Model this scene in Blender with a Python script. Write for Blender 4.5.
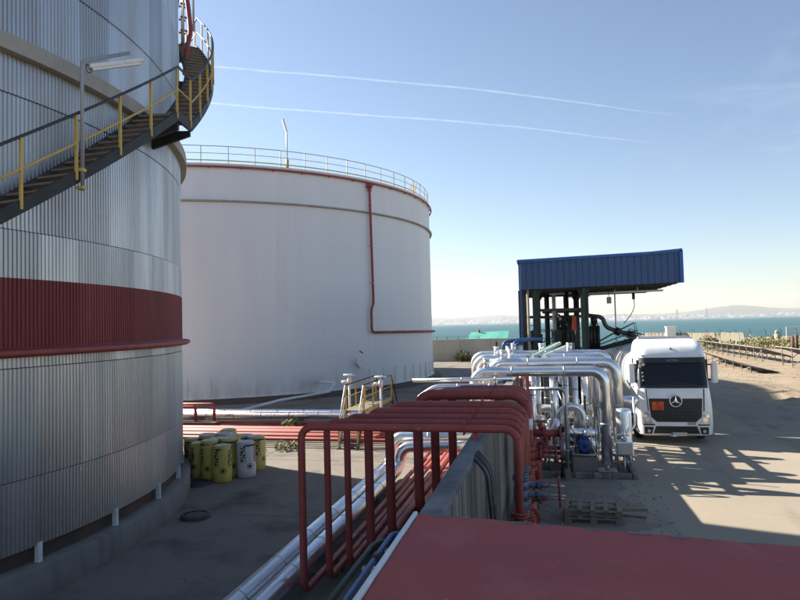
import bpy, math, random
from mathutils import Vector, Matrix
random.seed(7)
R_ = math.radians
for o in list(bpy.data.objects): bpy.data.objects.remove(o)
scene = bpy.context.scene
col = scene.collection
# ------------------------------------------------------------------ camera
YAW, PITCH, ROLL, CAMZ = R_(12.8), math.atan(25.7/640), R_(1.46), 4.35
fw0 = Vector((-math.sin(YAW), math.cos(YAW), 0)); rt0 = Vector((math.cos(YAW), math.sin(YAW), 0)); up0 = Vector((0, 0, 1))
fw = fw0*math.cos(PITCH)+up0*math.sin(PITCH); up1 = up0*math.cos(PITCH)-fw0*math.sin(PITCH)
rt = rt0*math.cos(ROLL)-up1*math.sin(ROLL); up = up1*math.cos(ROLL)+rt0*math.sin(ROLL)
cd = bpy.data.cameras.new('camera'); cam = bpy.data.objects.new('camera', cd); col.objects.link(cam)
cam.matrix_world = Matrix(((rt.x, up.x, -fw.x, 0), (rt.y, up.y, -fw.y, 0), (rt.z, up.z, -fw.z, CAMZ), (0, 0, 0, 1)))
cd.sensor_width = 36; cd.lens = 28.8; cd.clip_start = 0.05; cd.clip_end = 300000
scene.camera = cam
scene.render.resolution_x = 1024; scene.render.resolution_y = 768
# ------------------------------------------------------------------ sky, sun, exposure
SUN_EL = R_(32.0); SUN_H = Vector((-.945, .327, 0)).normalized()
w = bpy.data.worlds.new('World'); scene.world = w; w.use_nodes = True
nt = w.node_tree; nt.nodes.clear()
out = nt.nodes.new('ShaderNodeOutputWorld'); bg = nt.nodes.new('ShaderNodeBackground'); sky = nt.nodes.new('ShaderNodeTexSky')
sky.sky_type = 'NISHITA'; sky.sun_disc = False; sky.sun_elevation = SUN_EL
sky.sun_rotation = math.atan2(SUN_H.x, SUN_H.y)
sky.altitude = 0; sky.air_density = 1.0; sky.dust_density = 0.35; sky.ozone_density = 1.0
bg.inputs['Strength'].default_value = 0.057
tint = nt.nodes.new('ShaderNodeMix'); tint.data_type = 'RGBA'; tint.blend_type = 'MULTIPLY'; tint.inputs[0].default_value = 1; tint.inputs[7].default_value = (.965, .985, 1.03, 1)
nt.links.new(sky.outputs[0], tint.inputs[6]); nt.links.new(tint.outputs[2], bg.inputs[0]); nt.links.new(bg.outputs[0], out.inputs[0])
sl = bpy.data.lights.new('sun', 'SUN'); sl.energy = 5.0; sl.angle = R_(0.53); sl.color = (1.0, .93, .82)
so = bpy.data.objects.new('sun', sl); col.objects.link(so)
sd = Vector((-SUN_H.x*math.cos(SUN_EL), -SUN_H.y*math.cos(SUN_EL), -math.sin(SUN_EL)))
so.rotation_euler = sd.to_track_quat('-Z', 'Y').to_euler(); so.location = (-30, 10, 40)
scene.view_settings.view_transform = 'Standard'; scene.view_settings.look = 'None'
scene.view_settings.exposure = 1.5; scene.view_settings.gamma = 1.0; scene.view_settings.use_curve_mapping = False
scene.render.engine = 'CYCLES'
# ------------------------------------------------------------------ helpers
BASE = {}
def tag(o, label=None, cat=None, group=None, kind=None):
    if label: o['label'] = label
    if cat: o['category'] = cat
    if group: o['group'] = group
    if kind: o['kind'] = kind
    return o
def thing(name, label, cat, loc, group=None):
    o = bpy.data.objects.new(name, None); o.empty_display_size = .2; o.location = loc; col.objects.link(o)
    BASE[o.name] = Vector(loc); return tag(o, label, cat, group)
def frame_of(d, upv=None):
    d = d.normalized(); a = upv or Vector((0, 0, 1))
    if abs(d.dot(a)) > .98: a = Vector((1, 0, 0)) if upv is None else Vector((0, 1, 0))
    x = d.cross(a).normalized(); return x, x.cross(d).normalized()
class MB:
    def __init__(s): s.v = []; s.f = []; s.sm = []; s.col = None
    def add(s, vs, fs, smooth=False):
        k = len(s.v); s.v += [tuple(p) for p in vs]; s.f += [tuple(i+k for i in q) for q in fs]; s.sm += [smooth]*len(fs); return s
    def box(s, x0, x1, y0, y1, z0, z1):
        return s.add([(x0,y0,z0),(x1,y0,z0),(x1,y1,z0),(x0,y1,z0),(x0,y0,z1),(x1,y0,z1),(x1,y1,z1),(x0,y1,z1)],
                     [(3,2,1,0),(4,5,6,7),(0,1,5,4),(1,2,6,5),(2,3,7,6),(3,0,4,7)])
    def bar(s, p0, p1, wd, h, upv=None):
        p0, p1 = Vector(p0), Vector(p1); x, y = frame_of(p1-p0, Vector(upv) if upv else None)
        vs = [p+x*a*wd/2+y*b*h/2 for p in (p0, p1) for a, b in ((-1,-1),(1,-1),(1,1),(-1,1))]
        return s.add(vs, [(3,2,1,0),(4,5,6,7),(0,1,5,4),(1,2,6,5),(2,3,7,6),(3,0,4,7)])
    def cyl(s, p0, p1, r, r2=None, n=14, cap=True):
        p0, p1 = Vector(p0), Vector(p1); r2 = r if r2 is None else r2; x, y = frame_of(p1-p0)
        vs = []
        for p, q in ((p0, r), (p1, r2)):
            vs += [p+(x*math.cos(2*math.pi*i/n)+y*math.sin(2*math.pi*i/n))*q for i in range(n)]
        s.add(vs, [(i, (i+1) % n, n+(i+1) % n, n+i) for i in range(n)], True)
        if cap:
            k = len(s.v)-2*n; s.f += [tuple(k+n-1-i for i in range(n)), tuple(k+n+i for i in range(n))]; s.sm += [False, False]
        return s
    def tube(s, pts, r, n=12, cap=True, closed=False):
        pts = [Vector(p) for p in pts]; m = len(pts); vs = []; x = None
        for i, p in enumerate(pts):
            if closed: d = (pts[(i+1) % m]-pts[i-1]).normalized()
            else: d = (pts[min(i+1, m-1)]-pts[max(i-1, 0)]).normalized()
            if x is None: x, y = frame_of(d)
            else:
                x = (x-d*x.dot(d)).normalized(); y = d.cross(x)*-1
                y = x.cross(d)
            rr = r[i] if isinstance(r, (list, tuple)) else r
            vs += [p+(x*math.cos(2*math.pi*j/n)+y*math.sin(2*math.pi*j/n))*rr for j in range(n)]
        fs = []
        for i in range(m if closed else m-1):
            a, b = i*n, ((i+1) % m)*n
            fs += [(a+j, a+(j+1) % n, b+(j+1) % n, b+j) for j in range(n)]
        s.add(vs, fs, True)
        if cap and not closed:
            k = len(s.v)-m*n; s.f += [tuple(k+n-1-j for j in range(n)), tuple(k+(m-1)*n+j for j in range(n))]; s.sm += [False, False]
        return s
    def pipe(s, pts, r, bend=None, n=14, cap=True): return s.tube(rounded(pts, bend or r*3), r, n, cap)
    def lathe(s, prof, c, n, a0=0, a1=360, smooth=True):
        full = abs(a1-a0) >= 360; m = n if full else n+1; vs = []
        for i in range(m):
            a = R_(a0+(a1-a0)*i/n)
            vs += [(c[0]+q*math.cos(a), c[1]+q*math.sin(a), z) for q, z in prof]
        k = len(prof); fs = []
        for i in range(n):
            b = ((i+1) % m)*k; a = i*k
            fs += [(a+j, b+j, b+j+1, a+j+1) for j in range(k-1)]
        return s.add(vs, fs, smooth)
    def prism(s, poly, axis, a, b):
        n = len(poly)
        def mk(u, v, t): return {'x': (t, u, v), 'y': (u, t, v), 'z': (u, v, t)}[axis]
        vs = [mk(u, v, a) for u, v in poly]+[mk(u, v, b) for u, v in poly]
        return s.add(vs, [tuple(range(n-1, -1, -1)), tuple(range(n, 2*n))]+[(i, (i+1) % n, n+(i+1) % n, n+i) for i in range(n)])
    def build(s, name, m, parent=None, bev=0, loc=None):
        b = Vector(loc) if loc else (BASE[parent.name] if parent else Vector((0, 0, 0)))
        me = bpy.data.meshes.new(name)
        me.from_pydata([(x-b.x, y-b.y, z-b.z) for x, y, z in s.v], [], s.f)
        me.polygons.foreach_set('use_smooth', s.sm)
        me.materials.append(m)
        if s.col:
            at = me.attributes.new('tone', 'FLOAT', 'FACE'); at.data.foreach_set('value', s.col)
        me.update()
        o = bpy.data.objects.new(name, me); col.objects.link(o)
        if parent: o.parent = parent
        elif loc: o.location = loc
        if bev:
            md = o.modifiers.new('bevel', 'BEVEL'); md.width = bev; md.segments = 2; md.limit_method = 'ANGLE'; md.angle_limit = R_(40); md.harden_normals = False
        BASE[o.name] = b; return o
def inst(src, parent, loc, rz=0, name=None, ry=0, rx=0):
    o = src.copy(); col.objects.link(o); o.parent = parent
    b = BASE[parent.name] if parent else Vector((0, 0, 0))
    o.location = Vector(loc)-b; o.rotation_euler = (rx, ry, rz); BASE[o.name] = b; return o
def rounded(pts, bend, seg=7):
    pts = [Vector(p) for p in pts]; res = [pts[0]]
    for i in range(1, len(pts)-1):
        a, p, b = pts[i-1], pts[i], pts[i+1]; d1 = (a-p); d2 = (b-p)
        q = min(bend, d1.length*.48, d2.length*.48); d1.normalize(); d2.normalize()
        ang = d1.angle(d2)
        if ang > 3.1: res.append(p); continue
        s0, s1 = p+d1*q, p+d2*q
        rad = q*math.tan(ang/2); cdir = (d1+d2).normalized(); cc = p+cdir*(q/math.cos(ang/2))
        v0, v1 = s0-cc, s1-cc
        for k in range(seg+1):
            t = k/seg; om = v0.angle(v1); v = v0*(math.sin((1-t)*om)/math.sin(om))+v1*(math.sin(t*om)/math.sin(om)); res.append(cc+v)
    res.append(pts[-1]); return res
def pol(c, r, deg, z): return Vector((c[0]+r*math.cos(R_(deg)), c[1]+r*math.sin(R_(deg)), z))
# ------------------------------------------------------------------ materials
def mat(name, c, rough=.6, metal=0, c2=None, ns=2.0, nd=4, lo=.35, hi=.65, stretch=(1, 1, 1), bump=0, bs=30, c3=None, n3=.6, lo3=.55, hi3=.7, st3=None, tone=0, spec=.5, rvar=0, coat=0, crack=0, chips=None, grime=None):
    m = bpy.data.materials.new(name); m.use_nodes = True; t = m.node_tree; N = t.nodes; L = t.links; b = N['Principled BSDF']
    b.inputs['Base Color'].default_value = (*c, 1); b.inputs['Roughness'].default_value = rough; b.inputs['Metallic'].default_value = metal
    b.inputs['Specular IOR Level'].default_value = spec; b.inputs['Coat Weight'].default_value = coat
    tc = N.new('ShaderNodeNewGeometry')
    def noise(scale, det, st):
        mp = N.new('ShaderNodeMapping'); mp.inputs['Scale'].default_value = st; L.new(tc.outputs['Position'], mp.inputs[0])
        n = N.new('ShaderNodeTexNoise'); n.inputs['Scale'].default_value = scale; n.inputs['Detail'].default_value = det; n.inputs['Roughness'].default_value = .62; L.new(mp.outputs[0], n.inputs['Vector']); return n
    def ramp(src, lo, hi):
        r = N.new('ShaderNodeMapRange'); r.inputs[1].default_value = lo; r.inputs[2].default_value = hi; L.new(src, r.inputs[0]); return r.outputs[0]
    cur = None
    def mix(fac, a, bcol, mode='MIX'):
        x = N.new('ShaderNodeMix'); x.data_type = 'RGBA'; x.blend_type = mode
        if hasattr(fac, 'node'): L.new(fac, x.inputs[0])
        else: x.inputs[0].default_value = fac
        if hasattr(a, 'node'): L.new(a, x.inputs[6])
        else: x.inputs[6].default_value = (*a, 1)
        if hasattr(bcol, 'node'): L.new(bcol, x.inputs[7])
        else: x.inputs[7].default_value = (*bcol, 1)
        return x.outputs[2]
    cur = c
    if c2 is not None:
        f1 = ramp(noise(ns, nd, stretch).outputs[0], lo, hi); cur = mix(f1, cur, c2)
        if rvar:
            q = N.new('ShaderNodeMapRange'); q.inputs[3].default_value = rough-rvar; q.inputs[4].default_value = rough+rvar; L.new(f1, q.inputs[0]); L.new(q.outputs[0], b.inputs['Roughness'])
    if c3 is not None:
        cur = mix(ramp(noise(n3, 6, st3 or stretch).outputs[0], lo3, hi3), cur, c3)
    if crack:
        ds = N.new('ShaderNodeMix'); ds.data_type = 'VECTOR'; ds.inputs[0].default_value = .07; nz_ = N.new('ShaderNodeTexNoise'); nz_.inputs['Scale'].default_value = .9; nz_.inputs['Detail'].default_value = 6; L.new(tc.outputs['Position'], nz_.inputs['Vector'])
        sc = N.new('ShaderNodeVectorMath'); sc.operation = 'MULTIPLY_ADD'; sc.inputs[1].default_value = (2.2, 2.2, 2.2); L.new(nz_.outputs['Color'], sc.inputs[0]); L.new(tc.outputs['Position'], sc.inputs[2])
        vo = N.new('ShaderNodeTexVoronoi'); vo.feature = 'DISTANCE_TO_EDGE'; vo.inputs['Scale'].default_value = crack; L.new(sc.outputs[0], vo.inputs['Vector'])
        gate = ramp(noise(.25, 3, (1, 1, 1)).outputs[0], .46, .56); cr = N.new('ShaderNodeMath'); cr.operation = 'MULTIPLY'; L.new(ramp(vo.outputs['Distance'], .0035, .0012), cr.inputs[0]); L.new(gate, cr.inputs[1])
        cur = mix(cr.outputs[0], cur, tuple(q*.35 for q in c))
        cur = mix(ramp(noise(70, 3, (1, 1, 1)).outputs[0], .62, .75), cur, tuple(min(1, q*1.35) for q in c))
    if grime is not None:
        z0, z1, gc = grime; sx = N.new('ShaderNodeSeparateXYZ'); L.new(tc.outputs['Position'], sx.inputs[0])
        gm = N.new('ShaderNodeMath'); gm.operation = 'MULTIPLY'; L.new(ramp(sx.outputs[2], z1, z0), gm.inputs[0]); L.new(ramp(noise(1.6, 6, (1, 1, .25)).outputs[0], .42, .68), gm.inputs[1]); cur = mix(gm.outputs[0], cur, gc)
    if chips is not None:
        cur = mix(ramp(noise(7, 5, (1, 1, 1)).outputs[0], .70, .73), cur, chips)
    if tone:
        at = N.new('ShaderNodeAttribute'); at.attribute_name = 'tone'
        q = N.new('ShaderNodeMapRange'); q.inputs[3].default_value = 1-tone; q.inputs[4].default_value = 1+tone; L.new(at.outputs['Fac'], q.inputs[0])
        mm = N.new('ShaderNodeVectorMath'); mm.operation = 'SCALE'
        if hasattr(cur, 'node'): L.new(cur, mm.inputs[0])
        else: mm.inputs[0].default_value = cur
        L.new(q.outputs[0], mm.inputs['Scale']); cur = mm.outputs[0]
    if hasattr(cur, 'node'): L.new(cur, b.inputs['Base Color'])
    if bump:
        bn = N.new('ShaderNodeBump'); bn.inputs['Strength'].default_value = bump; bn.inputs['Distance'].default_value = .02
        L.new(noise(bs, 5, (1, 1, 1)).outputs[0], bn.inputs['Height']); L.new(bn.outputs[0], b.inputs['Normal'])
    return m
M = {}
M['white_tank'] = mat('white_tank_paint', (.80, .79, .785), .5, 0, (.75, .742, .738), .9, 5, .3, .7, (1, 1, .12), .06, 6, (.66, .63, .59), .7, .6, .85, (1, 1, .05), grime=(.3, 1.7, (.60, .53, .46)))
M['alu'] = mat('aluminium_cladding', (.56, .56, .565), .42, 1.0, (.46, .46, .47), 1.2, 5, .3, .7, (1.5, 1.5, .12), 0, 30, (.40, .42, .45), .8, .55, .8, (2, 2, .05), tone=.16, rvar=.1)
M['red_band'] = mat('red_band_paint', (.24, .034, .032), .6, 0, (.17, .023, .024), 2, 5, .3, .7, (1.5, 1.5, .15), 0, 30, (.30, .09, .085), 1.1, .62, .8, tone=.12)
M['red'] = mat('red_pipe_paint', (.35, .066, .052), .62, 0, (.26, .05, .042), 1.7, 5, .3, .7, (1, 1, 1), .08, 25, (.30, .12, .09), 2.6, .62, .78, rvar=.1, chips=(.42, .27, .24))
M['redsun'] = mat('faded_red_pipe_paint', (.36, .075, .055), .6, 0, (.28, .05, .04), 1.3, 5, .3, .7, (1, 1, 1), .08, 25, (.42, .2, .15), 2.0, .6, .8)  # slightly paler red for the ground pipes and the pipe frame
M['silver'] = mat('polished_pipe_cladding', (.88, .885, .89), .30, .92, (.80, .805, .81), 1.2, 4, .3, .7, (1, 1, 1), .012, 6, rvar=.1)
M['steel'] = mat('dull_galvanised_steel', (.52, .53, .54), .45, .75, (.40, .41, .42), 4, 5, .3, .7, bump=.05)
M['concrete'] = mat('concrete_wall', (.27, .255, .225), .9, 0, (.18, .17, .15), 1.1, 6, .3, .7, (1, 1, .35), .35, 22, (.06, .06, .058), 1.6, .47, .62, (2.2, 2.2, .14))
M['cap'] = mat('concrete_cap', (.22, .22, .215), .9, 0, (.10, .10, .10), 2.3, 6, .35, .65, (1, 1, 1), .4, 30)
M['ring'] = mat('ring_wall_concrete', (.24, .22, .195), .9, 0, (.17, .158, .14), 1.6, 6, .3, .7, (1, 1, .6), .35, 22, (.13, .12, .11), 1.0, .55, .75, (1.5, 1.5, .2))
M['darkring'] = mat('tar_foundation', (.075, .055, .045), .85, 0, (.13, .075, .05), 1.2, 5, .35, .7, bump=.4, bs=12)
M['yard'] = mat('yard_concrete', (.215, .185, .147), .92, 0, (.16, .139, .115), .35, 8, .32, .68, (1, 1, 1), .25, 40, (.07, .063, .056), .55, .5, .7, crack=.35)
M['road'] = mat('dusty_road', (.32, .27, .20), .92, 0, (.26, .22, .165), .3, 8, .32, .68, (1, .6, 1), .25, 45, (.17, .147, .118), .7, .58, .75, (1, .3, 1), crack=.3)
M['road2'] = mat('road_shoulder', (.27, .228, .17), .92, 0, (.215, .183, .14), .5, 8, .32, .68, (1, .5, 1), .3, 40, (.12, .105, .085), .9, .54, .72)
M['dirt'] = mat('sandy_dirt', (.34, .265, .175), .95, 0, (.25, .19, .125), .42, 9, .32, .68, (1, 1, 1), .9, 5, (.15, .115, .08), .8, .52, .70)
M['gravel'] = mat('oily_gravel', (.255, .218, .17), .95, 0, (.18, .155, .122), 1.3, 9, .32, .68, (1, 1, 1), .9, 26, (.25, .225, .19), 2.2, .58, .7)
M['roofred'] = mat('red_roof_coating', (.42, .082, .072), .85, 0, (.36, .072, .064), 1.4, 8, .32, .68, (1, 1, 1), .5, 60, (.44, .13, .115), 1.1, .55, .8, crack=0, chips=(.45, .26, .24))
M['whitepaint'] = mat('white_paint', (.74, .74, .73), .55, 0, (.6, .6, .58), 3, 5, .4, .75)
M['truckwhite'] = mat('white_vehicle_paint', (.84, .84, .845), .28, 0, (.74, .745, .75), 2, 4, .4, .7, coat=.5)
M['blackplastic'] = mat('black_plastic', (.018, .018, .02), .45)
M['rubber'] = mat('tyre_rubber', (.02, .02, .02), .85, 0, (.045, .04, .036), 3, 4)
M['glass'] = mat('dark_glass', (.008, .010, .012), .08, 0, spec=.35)
M['chrome'] = mat('chrome', (.85, .85, .86), .12, 1)
M['lens'] = mat('lamp_lens', (.62, .64, .67), .12, .35, (.45, .47, .5), 40, 2)
M['orange'] = mat('orange_plate', (.85, .11, .012), .5, 0, (.75, .09, .012), 6, 3)
M['yellow'] = mat('yellow_paint', (.62, .44, .11), .55, 0, (.52, .35, .09), 5, 5, .35, .7, c3=(.30, .17, .07), n3=4, lo3=.62, hi3=.75)
M['blackpaint'] = mat('black_handrail_paint', (.025, .026, .03), .5, 0, (.05, .045, .042), 5, 4)
M['darkgreen'] = mat('dark_green_steel', (.018, .045, .032), .55, 0, (.03, .05, .04), 3, 4)
M['stringer'] = mat('dark_stair_steel', (.013, .016, .018), .6, 0, (.03, .03, .03), 3, 5)
M['tread'] = mat('weathered_stair_grating', (.24, .21, .175), .75, .1, (.15, .13, .11), 5, 5)
M['girder'] = mat('weathered_girder', (.42, .39, .345), .7, 0, (.30, .275, .24), 2, 6, .3, .7, (1, 1, .6), c3=(.22, .17, .13), n3=1.5, lo3=.6, hi3=.75)
M['bluefascia'] = mat('blue_sheet', (.045, .105, .24), .5, .1, (.04, .09, .205), 1.2, 5, .3, .7, (1, 1, .2), c3=(.05, .12, .26), n3=.9, lo3=.6, hi3=.85)
M['bluetrim'] = mat('blue_trim', (.025, .11, .40), .42, 0, (.022, .09, .34), 2, 4)
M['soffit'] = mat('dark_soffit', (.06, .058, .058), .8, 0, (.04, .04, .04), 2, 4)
M['blackiron'] = mat('black_machinery', (.022, .023, .025), .5, .3, (.04, .04, .04), 6, 4)
M['greyiron'] = mat('grey_machinery', (.10, .105, .11), .45, .4, (.07, .07, .075), 6, 4)
M['bluemotor'] = mat('blue_motor_paint', (.02, .08, .32), .4, 0, (.018, .06, .24), 6, 4)
M['bluepipe'] = mat('blue_pipe_paint', (.04, .115, .30), .45, 0, (.035, .09, .24), 3, 4)
M['valvegrey'] = mat('blue_grey_valve', (.15, .19, .25), .5, .2, (.10, .12, .16), 9, 4)
M['wood'] = mat('grey_pallet_wood', (.27, .215, .15), .85, 0, (.17, .135, .10), 6, 5, .3, .7, (3, .6, 3), .2, 40)
M['fencewood'] = mat('weathered_fence_wood', (.36, .33, .24), .9, 0, (.27, .25, .19), 3, 4, .3, .7, (3, 3, .3))
M['stub'] = mat('brown_timber', (.10, .055, .05), .9, 0, (.17, .10, .085), 4, 4)
M['greenroof'] = mat('green_tarp', (.10, .36, .27), .6, 0, (.12, .42, .32), .7, 4)
M['greenedge'] = mat('green_tray_paint', (.02, .16, .06), .5, 0, (.02, .12, .05), 4, 4)
M['panel'] = mat('solar_cell_glass', (.012, .014, .022), .15, 0, (.02, .022, .03), 12, 2)
M['panelback'] = mat('panel_backsheet', (.03, .027, .025), .7)
M['solarleg'] = mat('weathered_rack_steel', (.26, .25, .24), .6, .2, (.2, .19, .18), 4, 4)
M['galv'] = mat('galvanised_profile', (.55, .55, .54), .5, .5, (.42, .42, .41), 4, 4)
M['wool_y'] = None
M['seahill'] = mat('far_hill', (.10, .115, .10), .95, 0, (.17, .16, .12), .0016, 6, .35, .65)
M['city'] = mat('far_building', (.72, .69, .66), .9, tone=.5)
M['leaf'] = mat('scrub_leaf', (.16, .17, .06), .75, 0, (.36, .30, .15), .5, 4, .35, .65, tone=.5)
M['weed'] = mat('weed_leaf', (.11, .15, .035), .7, 0, (.19, .17, .06), 3, 4, tone=.4)
M['manhole'] = mat('cast_iron', (.05, .048, .05), .6, .6, (.09, .085, .08), 9, 4, bump=.4, bs=60)
M['rail'] = mat('pale_yellow_rail', (.66, .60, .36), .5, 0, (.58, .54, .40), 2, 4)
M['greyrail'] = mat('grey_rail', (.33, .34, .36), .5, .3)
M['interior'] = mat('cab_interior', (.05, .05, .052), .8)
M['plate'] = mat('plate_white', (.75, .75, .75), .4)
M['plateblue'] = mat('plate_blue', (.02, .06, .45), .4)
M['plateyellow'] = mat('plate_yellow', (.8, .5, .03), .4)
# sea: dark teal with steep little waves
m = bpy.data.materials.new('sea_water'); m.use_nodes = True; t_ = m.node_tree; b_ = t_.nodes['Principled BSDF']
b_.inputs['Base Color'].default_value = (.028, .12, .145, 1); b_.inputs['Roughness'].default_value = .42; b_.inputs['IOR'].default_value = 1.33; b_.inputs['Specular IOR Level'].default_value = .3
g_ = t_.nodes.new('ShaderNodeNewGeometry'); n_ = t_.nodes.new('ShaderNodeTexNoise'); n_.inputs['Scale'].default_value = .5; n_.inputs['Detail'].default_value = 6; n_.inputs['Roughness'].default_value = .7
u_ = t_.nodes.new('ShaderNodeBump'); u_.inputs['Strength'].default_value = 1.0; u_.inputs['Distance'].default_value = .9
t_.links.new(g_.outputs['Position'], n_.inputs['Vector']); t_.links.new(n_.outputs[0], u_.inputs['Height']); t_.links.new(u_.outputs[0], b_.inputs['Normal'])
n2 = t_.nodes.new('ShaderNodeTexNoise'); n2.inputs['Scale'].default_value = .006; n2.inputs['Detail'].default_value = 7; mp_ = t_.nodes.new('ShaderNodeMapping'); mp_.inputs['Scale'].default_value = (.35, 1, 1)
t_.links.new(g_.outputs['Position'], mp_.inputs[0]); t_.links.new(mp_.outputs[0], n2.inputs['Vector'])
x_ = t_.nodes.new('ShaderNodeMix'); x_.data_type = 'RGBA'; x_.inputs[6].default_value = (.033, .098, .110, 1); x_.inputs[7].default_value = (.048, .128, .140, 1)
t_.links.new(n2.outputs[0], x_.inputs[0]); t_.links.new(x_.outputs[2], b_.inputs['Base Color'])
M['sea'] = m
# printed plastic of the insulation rolls: cylinder-mapped black print
def roll_mat(name, c, c2, half=None):
    m = bpy.data.materials.new(name); m.use_nodes = True; t = m.node_tree; N = t.nodes; L = t.links; b = N['Principled BSDF']; b.inputs['Roughness'].default_value = .42
    tc = N.new('ShaderNodeTexCoord'); sp = N.new('ShaderNodeSeparateXYZ'); L.new(tc.outputs['Object'], sp.inputs[0])
    def mt(op, a, bb=None, cl=False):
        x = N.new('ShaderNodeMath'); x.operation = op; x.use_clamp = cl
        for i, v in enumerate((a, bb)):
            if v is None: continue
            if hasattr(v, 'node'): L.new(v, x.inputs[i])
            else: x.inputs[i].default_value = v
        return x.outputs[0]
    ang = mt('ARCTAN2', sp.outputs[1], sp.outputs[0]); arc = mt('MULTIPLY', ang, .26); z = sp.outputs[2]
    # round badge at height .32, repeated round the roll
    rep = mt('SUBTRACT', mt('WRAP', arc, .27), 0.0)
    wr = N.new('ShaderNodeMath'); wr.operation = 'WRAP'; L.new(arc, wr.inputs[0]); wr.inputs[1].default_value = .27; wr.inputs[2].default_value = -.27
    dz = mt('SUBTRACT', z, .34); dist = mt('SQRT', mt('ADD', mt('MULTIPLY', wr.outputs[0], wr.outputs[0]), mt('MULTIPLY', dz, dz)))
    badge = mt('MULTIPLY', mt('LESS_THAN', dist, .085), mt('GREATER_THAN', mt('ABSOLUTE', mt('SUBTRACT', dist, .058)), .010))
    # stacked dark print blocks running up the side
    br = N.new('ShaderNodeTexNoise'); br.inputs['Scale'].default_value = 1; br.inputs['Detail'].default_value = 1
    cb = N.new('ShaderNodeCombineXYZ'); L.new(mt('MULTIPLY', arc, 16), cb.inputs[0]); L.new(mt('MULTIPLY', z, 26), cb.inputs[1]); L.new(cb.outputs[0], br.inputs['Vector'])
    w2 = N.new('ShaderNodeMath'); w2.operation = 'WRAP'; L.new(mt('ADD', arc, .19), w2.inputs[0]); w2.inputs[1].default_value = .2; w2.inputs[2].default_value = -.2
    col_ = mt('MULTIPLY', mt('LESS_THAN', mt('ABSOLUTE', w2.outputs[0]), .075), mt('MULTIPLY', mt('GREATER_THAN', z, .45), mt('LESS_THAN', z, .92)))
    txt = mt('MULTIPLY', col_, mt('GREATER_THAN', br.outputs[0], .47))
    prt = mt('ADD', badge, txt, True)
    ns = N.new('ShaderNodeTexNoise'); ns.inputs['Scale'].default_value = 5; L.new(tc.outputs['Object'], ns.inputs['Vector'])
    x1 = N.new('ShaderNodeMix'); x1.data_type = 'RGBA'; x1.inputs[6].default_value = (*c, 1); x1.inputs[7].default_value = (*c2, 1); L.new(ns.outputs[0], x1.inputs[0])
    srcc = x1.outputs[2]
    if half:
        x3 = N.new('ShaderNodeMix'); x3.data_type = 'RGBA'; x3.inputs[7].default_value = (*half, 1); L.new(srcc, x3.inputs[6]); L.new(mt('GREATER_THAN', sp.outputs[0], .06), x3.inputs[0]); srcc = x3.outputs[2]
    x2 = N.new('ShaderNodeMix'); x2.data_type = 'RGBA'; x2.inputs[7].default_value = (.03, .03, .028, 1); L.new(srcc, x2.inputs[6]); L.new(prt, x2.inputs[0]); L.new(x2.outputs[2], b.inputs['Base Color'])
    bu = N.new('ShaderNodeBump'); bu.inputs['Strength'].default_value = .5; bu.inputs['Distance'].default_value = .03; n4 = N.new('ShaderNodeTexNoise'); n4.inputs['Scale'].default_value = 9; L.new(tc.outputs['Object'], n4.inputs['Vector']); L.new(n4.outputs[0], bu.inputs['Height']); L.new(bu.outputs[0], b.inputs['Normal'])
    return m
M['wool_y'] = roll_mat('yellow_printed_film', (.58, .47, .12), (.50, .40, .09))
M['wool_w'] = roll_mat('white_printed_film', (.58, .56, .56), (.46, .44, .45))
M['wool_h'] = roll_mat('half_white_half_yellow_film', (.58, .56, .57), (.50, .48, .50), (.52, .44, .12))
M['concrete2'] = mat('pale_concrete', (.52, .48, .40), .9, 0, (.43, .395, .33), .7, 6, .3, .7, (1, 1, .4), .3, 12, (.24, .215, .18), .6, .56, .75, (1.4, 1.4, .2))
M['orange2'] = mat('orange_board', (.55, .10, .035), .6)
HAZE = 6.5e-5
M['barrel'] = mat('pale_tank_skin', (.66, .67, .68), .35, .35, (.58, .59, .60), 2, 4, .3, .7)
M['stub2'] = mat('reddish_board', (.26, .16, .13), .9, 0, (.33, .24, .19), 3, 4)
# ------------------------------------------------------------------ the setting
def sheet(name, poly, z, m, kind='structure'):
    b = MB(); b.add([(x, y, z) for x, y in poly], [tuple(range(len(poly)))]); return tag(b.build(name, m), kind=kind)
coast = [(-400, 92), (-60, 92), (-10, 90), (6, 93), (14, 116), (24, 134), (40, 146), (70, 168), (140, 215), (400, 330)]
b = MB(); land = [(-400, -300), (400, -300)]+coast[::-1]
n = len(land); b.add([(x, y, 0) for x, y in land]+[(x+(0 if y < 0 else 3), y+(0 if y < 0 else 7), -4.6) for x, y in land], [tuple(range(n))]+[(i, n+i, n+(i+1) % n, (i+1) % n) for i in range(n)])
tag(b.build('ground', M['dirt']), kind='structure')
# yard slabs on the tank side: each bay a pavement slab with open joints
YZ = .012
yb = []
xs = [-62, -44, -32, -24.5, -17, -9.5, -1.18]; ys = [-24, -10, 2, 8, 14, 20, 26, 32, 40, 50, 62, 74]
yard = sheet('yard', [(-62, -24), (-1.175, -24), (-1.175, 74.8), (-62, 74.8)], .004, M['gravel'])
for i in range(len(xs)-1):
    for j in range(len(ys)-1):
        g = .012; b = MB(); b.box(xs[i]+g, xs[i+1]-g, ys[j]+g, ys[j+1]-g, .002, YZ+random.uniform(0, .003)); o = b.build('paving_slab', M['yard'], yard)
road = sheet('road', [(-1.17, -24), (7.75, -24), (7.75, 92), (-1.17, 92)], .004, M['road'])
b = MB(); pts = [(7.77, -24)]+[(11.2+.35*math.sin(y*.31)+.25*math.sin(y*.83), y) for y in range(-24, 60, 3)]+[(9.5, 60), (7.77, 60)]
sheet('road_shoulder', pts, .004, M['road2'])
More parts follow.
